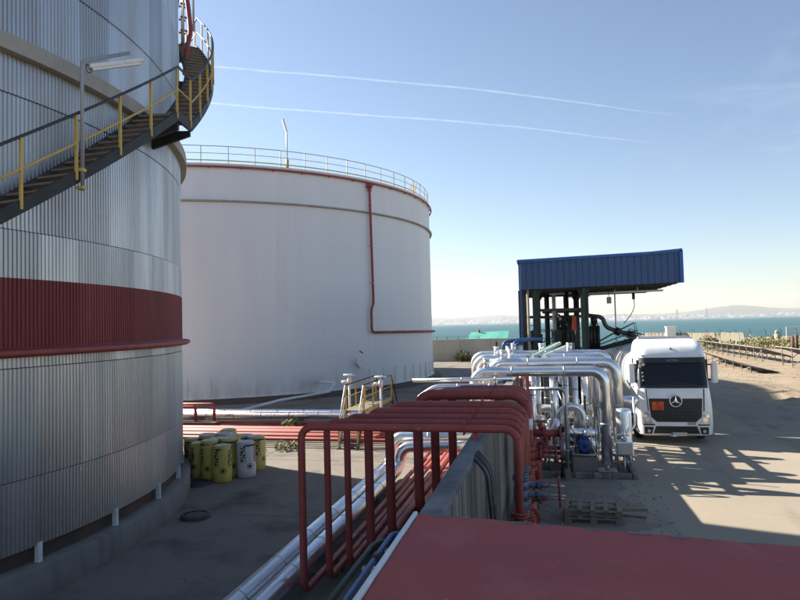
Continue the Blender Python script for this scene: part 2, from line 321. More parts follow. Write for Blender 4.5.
sheet('gravel_patch', [(-.94, 7), (1.9, 7)]+[(1.75+.35*math.sin(k*1.9)+.2*math.sin(k*4.1), 7.5+k*.5) for k in range(23)]+[(-.94, 18.5)], .008, M['gravel'])
sheet('pump_bay_floor', [(-.94, 18.52), (2.32, 18.52), (2.32, 30), (-.94, 30)], .010, mat('stained_bay_concrete', (.15, .13, .108), .9, 0, (.095, .083, .072), .8, 7, .3, .7, bump=.3, bs=30))
# loose heaps of dirt at the road edge
def mound(cx, cy, rx, ry, h, seed):
    rr = random.Random(seed); b = MB(); n, k = 22, 6; vs = [(cx, cy, h)]
    ph = [rr.uniform(0, 6.28) for _ in range(4)]
    for j in range(1, k+1):
        for i in range(n):
            a = 2*math.pi*i/n; q = j/k; e = 1+.16*math.sin(3*a+ph[0])+.1*math.sin(5*a+ph[1])
            vs.append((cx+rx*q*e*math.cos(a), cy+ry*q*e*math.sin(a), -.01+(h*(1-q*q)**1.3+rr.uniform(-.25, .25)*h*(1-q)) if j < k else -.02))
    fs = [(0, 1+i, 1+(i+1) % n) for i in range(n)]
    for j in range(k-1): fs += [(1+j*n+i, 1+(j+1)*n+i, 1+(j+1)*n+(i+1) % n, 1+j*n+(i+1) % n) for i in range(n)]
    b.add(vs, fs, True); return b
for i, (x, y, rx, ry, h) in enumerate([(13.2, 32.5, 1.5, 3.2, .16), (12.6, 38, 1.2, 2.6, .12), (14.8, 35.5, 1.6, 3.0, .14), (13.4, 28.2, 1.2, 2.3, .10), (12.6, 44, 1.0, 3.0, .12), (16.5, 41, 1.8, 3.5, .12)]):
    tag(mound(x, y, rx, ry, h, i).build('dirt_bank', M['dirt']), kind='structure')
# sea and the far shore
b = MB(); b.add([(-10500, -400, -3.2), (10500, -400, -3.2), (10500, 10800, -3.2), (-10500, 10800, -3.2)], [(0, 1, 2, 3)]); tag(b.build('sea', M['sea']), kind='structure')
def hills(name, dist, h0, amp, seed, depth):
    rr = random.Random(seed); ph = [rr.uniform(0, 6.28) for _ in range(9)]; b = MB(); N = 260; rows = 7; vs = []
    for i in range(N+1):
        a = R_(-62+110*i/N); 
        hh = h0+amp*sum(math.sin(a*fq+ph[k])/(1+k*.5) for k, fq in enumerate((3.1, 7.3, 13, 23, 41, 71)))*.42
        hh += 75*math.exp(-((math.degrees(a)-14.5)/2.4)**2)+30*math.exp(-((math.degrees(a)-20)/5)**2)
        for j in range(rows):
            q = j/(rows-1); d = dist+depth*q; z = -3.4+max(12, hh)*math.sin(q*math.pi/2)*(1+.05*math.sin(i*1.7+j*2.3))
            vs.append((math.sin(a)*d, math.cos(a)*d, z))
    b.add(vs, [(i*rows+j, (i+1)*rows+j, (i+1)*rows+j+1, i*rows+j+1) for i in range(N) for j in range(rows-1)], True)
    return tag(b.build(name, M['seahill']), kind='structure')
hills('hills', 8700, 88, 42, 3, 1500)
rr = random.Random(11); b = MB(); b.col = []
for i in range(3800):
    a = rr.uniform(-32, 38); left = a < 3
    d = 8660+abs(rr.gauss(0, 1))*(420 if left else 230)
    q = (d-8700)/1500
    base = -3+max(0, 95*math.sin(max(0, min(1, q))*math.pi/2))
    wd = rr.uniform(10, 34); hh = rr.uniform(8, 22) if rr.random() < .93 else rr.uniform(25, 52)
    if rr.random() < .05: wd, hh = rr.uniform(50, 140), rr.uniform(8, 16)
    c, s_ = math.cos(R_(a)), math.sin(R_(a)); x, y = s_*d, c*d
    u, v = Vector((c, -s_, 0))*wd/2, Vector((s_, c, 0))*9
    p = Vector((x, y, base)); q4 = [p-u-v, p+u-v, p+u+v, p-u+v]
    b.add([*q4, *[k+Vector((0, 0, hh)) for k in q4]], [(4, 5, 6, 7), (0, 1, 5, 4), (1, 2, 6, 5), (2, 3, 7, 6), (3, 0, 4, 7)]); b.col += [rr.random()**.8]*5
tag(b.build('distant_city', M['city']), 'pale city spread along the far shore across the water', 'city', kind='stuff')
for a, h in ((10.55, 118), (12.75, 122)):
    p = Vector((math.sin(R_(a))*8500, math.cos(R_(a))*8500, 0)); u = Vector((math.cos(R_(a)), -math.sin(R_(a)), 0))
    t = thing('bridge_tower', 'slim pale bridge tower rising at the far shore', 'tower', (p.x, p.y, -3.2), 'bridge towers on the far shore')
    for sgn in (-1, 1):
        b = MB(); b.bar(p+u*9*sgn+Vector((0, 0, -3.2)), p+u*6*sgn+Vector((0, 0, h)), 8, 8); b.build('leg', M['girder'], t)
    for z in (35, 75, h-3):
        b = MB(); b.bar(p-u*8+Vector((0, 0, z)), p+u*8+Vector((0, 0, z)), 6, 5); b.build('crossbeam', M['girder'], t)
# haze box
b = MB(); b.box(-10900, 10900, -900, 11200, -4.2-1.6, 330)
hz = bpy.data.materials.new('haze_air'); hz.use_nodes = True; ht = hz.node_tree; ht.nodes.clear(); ho = ht.nodes.new('ShaderNodeOutputMaterial'); hv = ht.nodes.new('ShaderNodeVolumePrincipled')
hv.inputs['Color'].default_value = (.97, .98, 1, 1); hv.inputs['Density'].default_value = HAZE; hv.inputs['Anisotropy'].default_value = .3; ht.links.new(hv.outputs[0], ho.inputs['Volume'])
if HAZE > 0: tag(b.build('haze', hz), 'thin bluish haze in the air over the water', 'haze', kind='stuff')
# contrails, 9 km up
def contrail(pts, label, wd, seed):
    rr = random.Random(seed); P = [Vector(p) for p in pts]; fine = []
    for i in range(len(P)-1):
        for k in range(14): fine.append(P[i].lerp(P[i+1], k/14))
    fine.append(P[-1]); n = len(fine); r = []
    for i, p in enumerate(fine):
        q = i/(n-1); fine[i] = p+Vector((0, 0, 16*math.sin(i*.17)+9*math.sin(i*.41+seed)))
        r.append(wd*(1+.12*math.sin(i*.9+seed)+.12*rr.uniform(-1, 1))*(1 if q < .75 else max(.15, (1-q)/.25)))
    m = bpy.data.materials.new('vapour'); m.use_nodes = True; t = m.node_tree; t.nodes.clear(); N = t.nodes; L = t.links
    o = N.new('ShaderNodeOutputMaterial'); mx = N.new('ShaderNodeMixShader'); tr = N.new('ShaderNodeBsdfTransparent'); df = N.new('ShaderNodeBsdfTranslucent'); d2 = N.new('ShaderNodeBsdfDiffuse'); ad = N.new('ShaderNodeMixShader')
    df.inputs[0].default_value = (.95, .95, .95, 1); d2.inputs[0].default_value = (.95, .95, .95, 1); L.new(df.outputs[0], ad.inputs[1]); L.new(d2.outputs[0], ad.inputs[2])
    g = N.new('ShaderNodeNewGeometry'); ns = N.new('ShaderNodeTexNoise'); ns.inputs['Scale'].default_value = .0022; ns.inputs['Detail'].default_value = 6; L.new(g.outputs['Position'], ns.inputs['Vector'])
    lw = N.new('ShaderNodeLayerWeight'); lw.inputs['Blend'].default_value = .5; iv = N.new('ShaderNodeMath'); iv.operation = 'SUBTRACT'; iv.inputs[0].default_value = 1; L.new(lw.outputs['Facing'], iv.inputs[1])
    pw = N.new('ShaderNodeMath'); pw.operation = 'POWER'; pw.inputs[1].default_value = 1.6; L.new(iv.outputs[0], pw.inputs[0])
    mr = N.new('ShaderNodeMapRange'); mr.inputs[1].default_value = .25; mr.inputs[2].default_value = .75; mr.inputs[3].default_value = .03; mr.inputs[4].default_value = .12; L.new(ns.outputs[0], mr.inputs[0])
    ml = N.new('ShaderNodeMath'); ml.operation = 'MULTIPLY'; L.new(pw.outputs[0], ml.inputs[0]); L.new(mr.outputs[0], ml.inputs[1])
    L.new(ml.outputs[0], mx.inputs[0]); L.new(tr.outputs[0], mx.inputs[1]); L.new(ad.outputs[0], mx.inputs[2]); L.new(mx.outputs[0], o.inputs[0])
    bb = MB(); bb.tube(fine, r, 12, cap=False); tag(bb.build('contrail', m), label, 'contrail', 'contrails high over the tanks')
contrail([(-13400, 18330, 9000), (-10835, 19617, 9000), (-8167, 20948, 9000), (-3602, 23594, 9000), (65, 25918, 9000), (4026, 28750, 9000), (6600, 30600, 9000)], 'thin white contrail, the higher of the two in the sky', 44, 1)
contrail([(-15800, 21000, 9000), (-12858, 22689, 9000), (-9603, 24550, 9000), (-5070, 27165, 9000), (-869, 29666, 9000), (3887, 33176, 9000), (6300, 35000, 9000)], 'thin white contrail, the lower one just above the white tank', 46, 2)
# faint cirrus far out to the right
m = bpy.data.materials.new('thin_cirrus'); m.use_nodes = True; t = m.node_tree; t.nodes.clear(); N = t.nodes; L = t.links
o = N.new('ShaderNodeOutputMaterial'); mx = N.new('ShaderNodeMixShader'); tr = N.new('ShaderNodeBsdfTransparent'); df = N.new('ShaderNodeBsdfTranslucent'); df.inputs[0].default_value = (.9, .9, .9, 1)
tc = N.new('ShaderNodeTexCoord'); mp = N.new('ShaderNodeMapping'); mp.inputs['Scale'].default_value = (2.2, 7, 1); mp.inputs['Rotation'].default_value = (0, 0, .35); L.new(tc.outputs['Generated'], mp.inputs[0])
ns = N.new('ShaderNodeTexNoise'); ns.inputs['Scale'].default_value = 2.2; ns.inputs['Detail'].default_value = 9; ns.inputs['Roughness'].default_value = .62; ns.inputs['Distortion'].default_value = .6; L.new(mp.outputs[0], ns.inputs['Vector'])
mr = N.new('ShaderNodeMapRange'); mr.inputs[1].default_value = .47; mr.inputs[2].default_value = .85; mr.inputs[4].default_value = .12; L.new(ns.outputs[0], mr.inputs[0])
vd = N.new('ShaderNodeVectorMath'); vd.operation = 'DISTANCE'; vd.inputs[1].default_value = (.5, .5, .5); L.new(tc.outputs['Generated'], vd.inputs[0])
fo = N.new('ShaderNodeMapRange'); fo.inputs[1].default_value = .5; fo.inputs[2].default_value = .15; L.new(vd.outputs['Value'], fo.inputs[0])
ml = N.new('ShaderNodeMath'); ml.operation = 'MULTIPLY'; L.new(mr.outputs[0], ml.inputs[0]); L.new(fo.outputs[0], ml.inputs[1])
L.new(ml.outputs[0], mx.inputs[0]); L.new(tr.outputs[0], mx.inputs[1]); L.new(df.outputs[0], mx.inputs[2]); L.new(mx.outputs[0], o.inputs[0])
b = MB(); n = 24; vs = [(3000+34000*i/n, 16000+40000*j/n, 10400+250*math.sin(i*.7)*math.cos(j*.5)) for i in range(n+1) for j in range(n+1)]
b.add(vs, [(i*(n+1)+j, (i+1)*(n+1)+j, (i+1)*(n+1)+j+1, i*(n+1)+j+1) for i in range(n) for j in range(n)], True)
tag(b.build('cirrus', m), 'very faint wisps of cirrus high over the sea', 'cloud', kind='stuff')
# ------------------------------------------------------------------ white storage tank
WT = (-27.26, 50.68); WR = 18.05; ZB, ZT = .32, 14.30
wt = thing('storage_tank', 'huge plain white cylindrical storage tank with red ring pipe under its railing', 'storage tank', (WT[0], WT[1], 0))
prof = [(WR, ZB)]; nz = 6
for i in range(1, nz):
    z = ZB+(ZT-ZB)*i/nz; prof += [(WR, z-.05), (WR, z-.03), (WR+.004, z-.02), (WR+.004, z+.02), (WR, z+.03), (WR, z+.05)]
prof.append((WR, ZT)); b = MB(); b.lathe(prof, WT, 180); b.build('shell', M['white_tank'], wt)
b = MB(); b.lathe([(WR+.01, ZT-.10), (WR+.10, ZT-.02), (WR+.10, ZT+.05), (WR-.2, ZT+.05), (WR-.4, ZT+.1), (9, ZT+.6), (.1, ZT+.9)], WT, 180); b.build('roof', M['white_tank'], wt)
b = MB(); b.lathe([(WR+.004, 12.02), (WR+.20, 12.04), (WR+.20, 12.12), (WR+.004, 12.14)], WT, 180, smooth=False); b.build('wind_girder', M['girder'], wt)
b = MB(); b.lathe([(WR+.004, ZB-.02), (WR+.10, ZB-.02), (WR+.10, ZB+.03), (WR+.004, ZB+.05)], WT, 180, smooth=False); b.build('base_plate', M['white_tank'], wt)
b = MB(); b.lathe([(WR+.75, 0), (WR+.55, .24), (WR-.3, .30)], WT, 180); b.build('foundation', M['darkring'], wt)
b = MB(); b.tube([pol(WT, WR+.17, a*2, 14.12) for a in range(180)], .06, 10, closed=True); rp = b.build('ring_pipe', M['red'], wt)
b = MB(); b.bar((WR, 0, 0), (WR+.17, 0, 0), .05, .05); clip = b.build('pipe_bracket', M['red'], wt, loc=(0, 0, 0))
clip.location = pol((0, 0), 0, 0, 14.06)-Vector((0, 0, 0)); clip.rotation_euler = (0, 0, R_(-118))
for a in range(-112, 40, 6): inst(clip, wt, (WT[0], WT[1], 14.06), R_(a))
for k, (z, m, r) in enumerate(((15.42, M['greyrail'], .026), (14.98, M['greyrail'], .02), (14.55, M['rail'], .045))):
    b = MB(); b.tube([pol(WT, WR-.06, a*2, z) for a in range(180)], r, 6, closed=True); b.build(('top_rail', 'mid_rail', 'toe_board')[k], m, wt)
b = MB(); b.bar((WR-.06, 0, 0), (WR-.06, 0, 1.10), .05, .05); post = b.build('railing_post', M['rail'], wt, loc=(0, 0, 0)); post.location = (0, 0, 14.33); post.rotation_euler = (0, 0, R_(-126))
for k in range(1, 34): inst(post, wt, (WT[0], WT[1], 14.33), R_(-126+5.05*k))
# anchor stiffeners round the foot
b = MB(); b.prism([(WR-.01, .34), (WR+.06, .34), (WR+.04, 1.5), (WR-.01, 1.55)], 'y', -.03, .03)
sf = b.build('anchor_stiffener', M['white_tank'], wt, loc=(0, 0, 0)); sf.location = (0, 0, 0); sf.rotation_euler = (0, 0, R_(-81.2))
for k in range(1, 30): inst(sf, wt, (WT[0], WT[1], 0), R_(-81.2+4.25*k))
# red down pipe on the shell
pts = [pol(WT, WR+.17, -29.6, 14.1), pol(WT, WR+.2, -29.6, 13.4), pol(WT, WR+.2, -29.2, 5.9), pol(WT, WR+.2, -29.9, 5.5), pol(WT, WR+.2, -29.9, 3.95)]
pts += [pol(WT, WR+.2, a, 3.95-.0035*(a+29.9)) for a in range(-28, 14, 3)]
b = MB(); b.pipe(pts, .085, .35); dp = b.build('down_pipe', M['red'], wt)
b = MB(); b.cyl(pol(WT, WR+.2, -29.6, 13.75), pol(WT, WR+.2, -29.6, 14.05), .2); b.cyl(pol(WT, WR+.2, -29.6, 13.55), pol(WT, WR+.2, -29.6, 13.62), .15); b.build('foam_chamber', M['red'], dp)
for z in (12.6, 9.8, 7.3):
    b = MB(); b.bar(pol(WT, WR-.01, -29.5, z), pol(WT, WR+.3, -29.5, z), .06, .06); b.build('bracket', M['girder'], dp)
b = MB(); b.bar(pol(WT, WR-.06, -10, 14.4), pol(WT, WR-.5, -3, 15.6), .10, .10); b.bar(pol(WT, WR-.4, -10, 14.4), pol(WT, WR-.9, -3, 15.6), .10, .10); b.build('roof_steps', M['yellow'], wt)
# flanged nozzle near the foot, its pipe bending down to the pipe run
b = MB(); b.pipe([pol(WT, WR-.05, -43.5, 1.0), pol(WT, WR+.95, -43.5, 1.0), (-12.55, 37.0, 1.0), (-12.75, 36.6, .52), (-14.2, 32.5, .48), (-14.4, 28.1, .48)], .075, .22); nzp = b.build('drain_pipe', M['whitepaint'], wt)
b = MB(); b.cyl(pol(WT, WR+.2, -43.5, 1.0), pol(WT, WR+.27, -43.5, 1.0), .16); b.cyl(pol(WT, WR+.33, -43.5, 1.0), pol(WT, WR+.40, -43.5, 1.0), .16); b.cyl(pol(WT, WR+.5, -43.5, 1.0), pol(WT, WR+.5, -43.5, 1.35), .04); b.cyl(pol(WT, WR+.5, -43.5, 1.33), pol(WT, WR+.5, -43.5, 1.36), .16); b.build('valve', M['whitepaint'], nzp)
b = MB(); b.cyl(pol(WT, WR-.05, -33.2, 2.05), pol(WT, WR+.28, -33.2, 2.05), .32, n=24); b.cyl(pol(WT, WR+.28, -33.2, 2.05), pol(WT, WR+.34, -33.2, 2.05), .40, n=24); mh = b.build('manway', M['white_tank'], wt)
b = MB(); b.bar(pol(WT, WR+.4, -33.2, 2.6), pol(WT, WR+.1, -33.2, 2.75), .06, .06); b.build('davit', M['blackpaint'], mh)
# light mast on the rim
t = thing('roof_lamp_mast', 'slim lamp mast with a pale lamp head on the white tank railing', 'lamp', pol(WT, WR-.02, -48.9, 14.35))
b = MB(); b.cyl(pol(WT, WR-.02, -48.9, 14.35), pol(WT, WR-.02, -49.0, 16.75), .04); b.build('pole', M['steel'], t)
b = MB(); b.bar(pol(WT, WR-.02, -49.0, 16.68), pol(WT, WR-.05, -49.7, 17.45), .17, .12); b.build('lamp_head', M['plate'], t, bev=.02)
b = MB(); b.cyl(pol(WT, WR-.02, -48.9, 14.36), pol(WT, WR-.02, -48.9, 14.9), .09); b.build('base_box', M['yellow'], t)
# ------------------------------------------------------------------ clad tank in front
LT = (-20.38, 10.335); LR = 11.9; LTOP = 14.3
lt = thing('clad_tank', 'ribbed metal clad storage tank with a dark red band and spiral stair', 'storage tank', (LT[0], LT[1], 0))
def cladding(z0, z1, r, m, name, rows=1):
    pitch = 2*math.pi*LR/936; n = 936; b = MB(); vs = []; b.col = []; rr = random.Random(int(z0*100)); A = 2*math.pi/n; off = []
    for i in range(n): off += [((i+.02)*A, 0), ((i+.36)*A, 0), ((i+.48)*A, .021), ((i+.88)*A, .021)]
    k = len(off); tones = [rr.random() for _ in range(k//44+2)]
    for a, h in off:
        for z in (z0, z1): vs.append((LT[0]+(r+h)*math.cos(a), LT[1]+(r+h)*math.sin(a), z))
    b.add(vs, [(2*i, 2*((i+1) % k), 2*((i+1) % k)+1, 2*i+1) for i in range(k)])
    b.col = [tones[i//44] for i in range(k)]
    return b.build(name, m, lt)
for j, (z0, z1) in enumerate(((.80, 1.954), (1.97, 3.80), (3.815, 3.985), (5.29, 6.094), (6.11, 8.364), (8.38, 9.05), (9.36, 10.694), (10.71, 12.489), (12.505, 14.25))):
    cladding(z0, z1, LR+.012*(j % 2), M['alu'], 'cladding_course')
cladding(3.985, 5.30, LR+.015, M['red_band'], 'red_band')
b = MB(); b.lathe([(LR-.12, .45), (LR-.12, LTOP)], LT, 120); b.lathe([(LR-.12, LTOP-.1), (LR+.05, LTOP-.1), (LR+.05, LTOP+.03), (6, LTOP+.8), (.1, LTOP+1.1)], LT, 120); b.build('inner_shell', M['darkring'], lt)
b = MB(); b.lathe([(LR+.03, 4.16), (LR+.17, 4.02), (LR+.17, 3.985), (LR+.02, 3.985)], LT, 180, smooth=False); fl = b.build('band_flashing', M['red_band'], lt)
b = MB(); b.tube([pol(LT, LR+.20, a*2, 4.06) for a in range(180)], .055, 8, closed=True); b.build('ring_pipe', M['red'], lt)
b = MB(); b.lathe([(LR+.03, 9.02), (LR+.20, 9.02), (LR+.20, 9.30), (LR+.03, 9.38)], LT, 200, smooth=False); b.build('wind_girder', M['girder'], lt)
b = MB(); b.lathe([(LR+.21, 0), (LR+.21, .47), (LR+.17, .51), (LR-.2, .51)], LT, 180); b.build('ring_wall', M['ring'], lt)
b = MB(); b.box(LR-.05, LR+.04, -.04, .04, .5, .84); tb = b.build('anchor_tab', M['whitepaint'], lt, loc=(0, 0, 0)); tb.location = (0, 0, 0); tb.rotation_euler = (0, 0, R_(-33.5))
for k in range(1, 9): inst(tb, lt, (LT[0], LT[1], 0), R_(-33.5+9.6*k))
# spiral stair: lower flight, landing, upper flight
RO, RI = 12.85, 12.10
a_l0, z_l0, a_l1, z_l1 = -50.0, .55, 9.2, 9.12
a_u0, a_u1, z_u1 = 12.9, 45.0, 14.0
def zst(a):
    if a <= a_l1: return z_l0+(z_l1-z_l0)*(a-a_l0)/(a_l1-a_l0)
    if a <= a_u0: return z_l1
    if a <= a_u1: return z_l1+(z_u1-z_l1)*(a-a_u0)/(a_u1-a_u0)
    return z_u1
b = MB()
A = [a_l0+i*(a_l1-a_l0)/40 for i in range(41)]+[a_u0+i*(a_u1-a_u0)/22 for i in range(23)]+[48, 51]
def ribbon(b, r, A, dz0, dz1, th):
    vs = []
    for a in A:
        z = zst(a)
        vs += [pol(LT, r-th/2, a, z+dz0), pol(LT, r+th/2, a, z+dz0), pol(LT, r+th/2, a, z+dz1), pol(LT, r-th/2, a, z+dz1)]
    n = len(A); fs = [(0, 1, 2, 3), (4*n-1, 4*n-2, 4*n-3, 4*n-4)]
    for i in range(n-1): fs += [(4*i+j, 4*i+4+j, 4*i+4+(j+1) % 4, 4*i+(j+1) % 4) for j in range(4)]
    b.add(vs, fs)
ribbon(b, RO, A, -.17, .05, .06); st = b.build('staircase', M['stringer'], lt)
b = MB(); ribbon(b, RI, A, -.20, .06, .04); b.build('inner_stringer', M['stringer'], st)
def tread(a, z, da):
    b = MB(); h = da/2
    c = [pol(LT, RI+.02, a-h, z), pol(LT, RO-.03, a-h, z), pol(LT, RO-.03, a+h, z), pol(LT, RI+.02, a+h, z)]
    b.add([*c, *[p+Vector((0, 0, .035)) for p in c]], [(3, 2, 1, 0), (4, 5, 6, 7), (0, 1, 5, 4), (1, 2, 6, 5), (2, 3, 7, 6), (3, 0, 4, 7)]); b.build('tread', M['tread'], st)
n = 43
for i in range(n): a = a_l0+(a_l1-a_l0)*(i+.5)/n; tread(a, zst(a)-.04, 1.02)
for i in range(3): tread(a_l1+.65+i*1.15, z_l1-.03, 1.1)
n = 23
for i in range(n): a = a_u0+(a_u1-a_u0)*(i+.5)/n; tread(a, zst(a)-.04, 1.02)
for i in range(5): tread(a_u1+.6+i*1.15, z_u1-.03, 1.1)
PA = [-9.9-4.6*k for k in range(8, 0, -1)]+[-9.9, -5.35, -.6, 3.8, 8.9, 12.5, 16.0, 20, 24.2, 28.5, 33, 37.6, 42.3, 46.5, 50.5]
for a in PA:
    b = MB(); b.bar(pol(LT, RO+.03, a, zst(a)-.1), pol(LT, RO+.03, a, zst(a)+1.0), .042, .042, pol((0, 0), 1, a, 0)); b.build('rail_post', M['yellow'], st)
b = MB(); b.tube([pol(LT, RO+.03, a, zst(a)+1.02) for a in A], .026, 8); b.build('handrail', M['blackpaint'], st)
b = MB(); b.tube([pol(LT, RO+.03, a, zst(a)+.52) for a in A], .02, 8); b.build('mid_rail', M['yellow'], st)
for a in (-30, -12.6, 10.0, 13.4, 30, 47):
    z = zst(a)-.2; b = MB(); b.prism([(LR, z), (RO-.05, z), (RO-.05, z-.12), (LR, z-.42)], 'y', -.04, .04)
    o = b.build('bracket', M['stringer'], st, loc=(0, 0, 0)); o.location = (0, 0, 0); o.rotation_euler = (0, 0, R_(a))
# risers and small railing at the stair head
b = MB(); b.pipe([pol(LT, 12.18, 38.2, 12.4), pol(LT, 12.25, 38.3, 13.3), pol(LT, 12.45, 40.3, 14.0), pol(LT, 12.4, 41.6, 15.2), pol(LT, 12.2, 42.4, 16.6)], .075, .5); b.build('red_riser', M['red'], lt)
for k, (a, r) in enumerate(((43.6, 12.35), (44.6, 12.35))):
    b = MB(); b.cyl(pol(LT, r, a, 13.6), pol(LT, r, a, 17.2), .035); cr = b.build('cable_riser', M['steel'], lt)
    for q in range(7): b = MB(); b.bar(pol(LT, r-.1, a, 13.9+q*.45), pol(LT, r+.12, a, 13.9+q*.45), .05, .05); b.build('clamp', M['stub'], cr)
b = MB(); b.cyl(pol(LT, RO, 46.5, 14.7), pol(LT, RO, 46.5, 17.5), .035); b.build('signal_mast', M['greyrail'], lt)
b = MB(); b.tube([pol(LT, RI, a, 14.75) for a in (51, 47, 44)], .026, 8); b.tube([pol(LT, RI, a, 14.25) for a in (51, 47, 44)], .02, 8); b.build('landing_rail', M['yellow'], st)
# fluorescent lamp on a bent post fixed to the stair rail
t = thing('stair_lamp', 'long weathered tube lamp on a bent grey post beside the spiral stair', 'lamp', pol(LT, RO+.07, -5.0, 6.75))
b = MB(); P0 = pol(LT, RO+.08, -5.0, 6.75); b.pipe([P0, P0+Vector((0, 0, 2.18)), P0+Vector((.05, .12, 2.27)), P0+Vector((.30, .85, 2.66))], .032, .1, n=10); b.build('post', M['greyrail'], t)
d = Vector((.36, .88, .42)).normalized(); q0 = P0+Vector((.03, .12, 2.15))
b = MB(); b.bar(q0, q0+d*1.12, .13, .075); hs = b.build('housing', M['whitepaint'], t, bev=.02)
b = MB(); b.bar(q0+d*.06+Vector((0, 0, -.06)), q0+d*1.07+Vector((0, 0, -.06)), .10, .045); b.build('diffuser', M['plate'], hs, bev=.015)
b = MB(); b.tube([q0+Vector((.0, -.02, .02))+Vector((.02, .07*math.cos(k*.55), -.06+.07*math.sin(k*.55))) for k in range(12)], .009, 6); b.build('cable_loop', M['blackpaint'], t)
for z in (.02, .32): b = MB(); b.box(P0.x-.09, P0.x+.04, P0.y-.05, P0.y+.05, P0.z+z, P0.z+z+.05); b.build('clamp', M['yellow'], t)
# ------------------------------------------------------------------ wall, red roofed building
t = thing('bund_wall', 'stained grey concrete wall that the red pipes cross over', 'wall', (-1.05, 8, 0))
ys = [5.5, 8.4, 11.4, 14.4, 17.4, 20.4]
for i in range(5):
    b = MB(); b.box(-1.15, -.96, ys[i]+.006, ys[i+1]-.006, 0, 2.60); b.build('wall_panel', M['concrete'], t, bev=.012)
    b = MB(); b.box(-1.165, -.945, ys[i]+.004, ys[i+1]-.004, 2.602, 2.68); b.build('coping', M['cap'], t, bev=.015)
RX0, RX1, RY0, RY1 = -1.16, 6.6, -1.4, 5.43
t = thing('red_roofed_building', 'low building with a flat dark red coated roof and white edge', 'building', (2, 4.5, 0))
rz = lambda x: 2.745-.047*(x-RX0)
b = MB(); nx, ny = 40, 34; rr = random.Random(5); vs = []
for i in range(nx+1):
    for j in range(ny+1):
        x = RX0+.05+(RX1-RX0-.05)*i/nx; y = RY0+(RY1-RY0)*j/ny; e = rr.uniform(-.018, .018) if j == ny else 0
        vs.append((x, y+e, rz(x)+rr.uniform(-.003, .003)))
b.add(vs, [(i*(ny+1)+j, (i+1)*(ny+1)+j, (i+1)*(ny+1)+j+1, i*(ny+1)+j+1) for i in range(nx) for j in range(ny)], True)
rf = b.build('roof', M['roofred'], t)
b = MB(); b.add([(RX0, RY0, rz(RX0)-.02), (RX1, RY0, rz(RX1)-.02), (RX1, RY1-.02, rz(RX1)-.02), (RX0, RY1-.02, rz(RX0)-.02), (RX0, RY0, 2.55), (RX1, RY0, 2.2), (RX1, RY1-.02, 2.2), (RX0, RY1-.02, 2.55)], [(0, 1, 2, 3), (7, 6, 5, 4), (4, 5, 1, 0), (5, 6, 2, 1), (6, 7, 3, 2), (7, 4, 0, 3)]); b.build('roof_slab', M['cap'], rf)
b = MB(); b.bar((RX0+.02, RY0, rz(RX0)-.01), (RX0+.02, RY1-.01, rz(RX0)-.01), .035, .06); b.build('edge_trim', M['whitepaint'], rf, bev=.008)
b = MB()
for i in range(26):      # chipped pale mortar along the far edge
    x = RX0+.1+i*.31+rr.uniform(0, .1); q = rr.uniform(.05, .2); b.box(x, x+q, RY1-.035, RY1-.012+rr.uniform(0, .01), rz(x)-.03, rz(x)+.002+rr.uniform(0, .006))
tag(b.build('edge_mortar', M['cap'], rf), kind='stuff')
b = MB(); b.box(RX0+.05, RX1-.1, RY0+.1, RY1-.25, 0, 2.3); b.build('wall', M['concrete'], t)
b = MB(); b.pipe([(-1.10, 5.46, 2.55), (-1.36, 5.46, 2.55), (-1.36, 3.0, 2.52), (-1.36, 1.0, 2.5)], .024, .06); bp = b.build('blue_pipe', M['bluepipe'], None); tag(bp, 'blue pipe running along the white edge of the red roof', 'pipe')
b = MB(); b.cyl((-1.36, 4.85, 2.543), (-1.36, 4.95, 2.544), .034); b.build('coupling', M['blackpaint'], bp)
for y in (2, 3.5, 5.2): b = MB(); b.bar((-1.36, y, 2.50), (-1.1, y, 2.50), .04, .03); b.build('bracket', M['steel'], bp)
b = MB(); b.pipe([(-1.50, 5.75, .3), (-1.50, 5.75, 2.40), (-1.56, 5.5, 2.42), (-1.56, 1.0, 2.38)], .026, .08); gp = tag(b.build('green_pipe', M['darkgreen']), 'dark green pipe beside the blue pipe on the wall edge', 'pipe')
for y in (2, 3.5, 5.2): b = MB(); b.bar((-1.56, y, 2.34), (-1.1, y, 2.34), .04, .03); b.build('bracket', M['steel'], gp)
# ------------------------------------------------------------------ red pipes over the wall

SX = [-3.76, -3.58, -3.42, -3.22, -3.05, -2.82, -2.54, -2.23]
TY = [9.4, 10.07, 10.65, 11.3, 12.2, 13.85, 14.4, 15.0]
RAD = [.058, .055, .058, .08, .09, .11, .10, .10]
TOPZ = [2.82, 2.80, 2.80, 2.80, 2.80, 2.83, 2.82, 2.82]
TURN = [22.15, 22.5, 22.85, 23.2, 23.55, 23.9, 24.25, 24.6]
ordn = ['first', 'second', 'third', 'fourth', 'fifth', 'sixth', 'seventh', 'eighth']
def flange(b, p, d, r, th=.035):
    p, d = Vector(p), Vector(d).normalized(); b.cyl(p-d*th, p-d*.003, r, n=18); b.cyl(p+d*.003, p+d*th, r, n=18)
def bolts(b, p, d, r, n=8, L=.10):
    p, d = Vector(p), Vector(d).normalized(); x, y = frame_of(d)
    for i in range(n):
        q = p+(x*math.cos(6.283*i/n)+y*math.sin(6.283*i/n))*r; b.cyl(q-d*L/2, q+d*L/2, .011, n=6)
def wheel(b, c, axis, r, tr=.012, spokes=4):
    c, axis = Vector(c), Vector(axis).normalized(); x, y = frame_of(axis)
    b.tube([c+(x*math.cos(6.283*i/20)+y*math.sin(6.283*i/20))*r for i in range(20)], tr, 6, closed=True)
    for i in range(spokes):
        a = 3.1416*i/spokes*2; b.cyl(c, c+(x*math.cos(a)+y*math.sin(a))*r, tr*.8, n=6)
    b.cyl(c-axis*.02, c+axis*.02, r*.2, n=10)
RXV = -.46
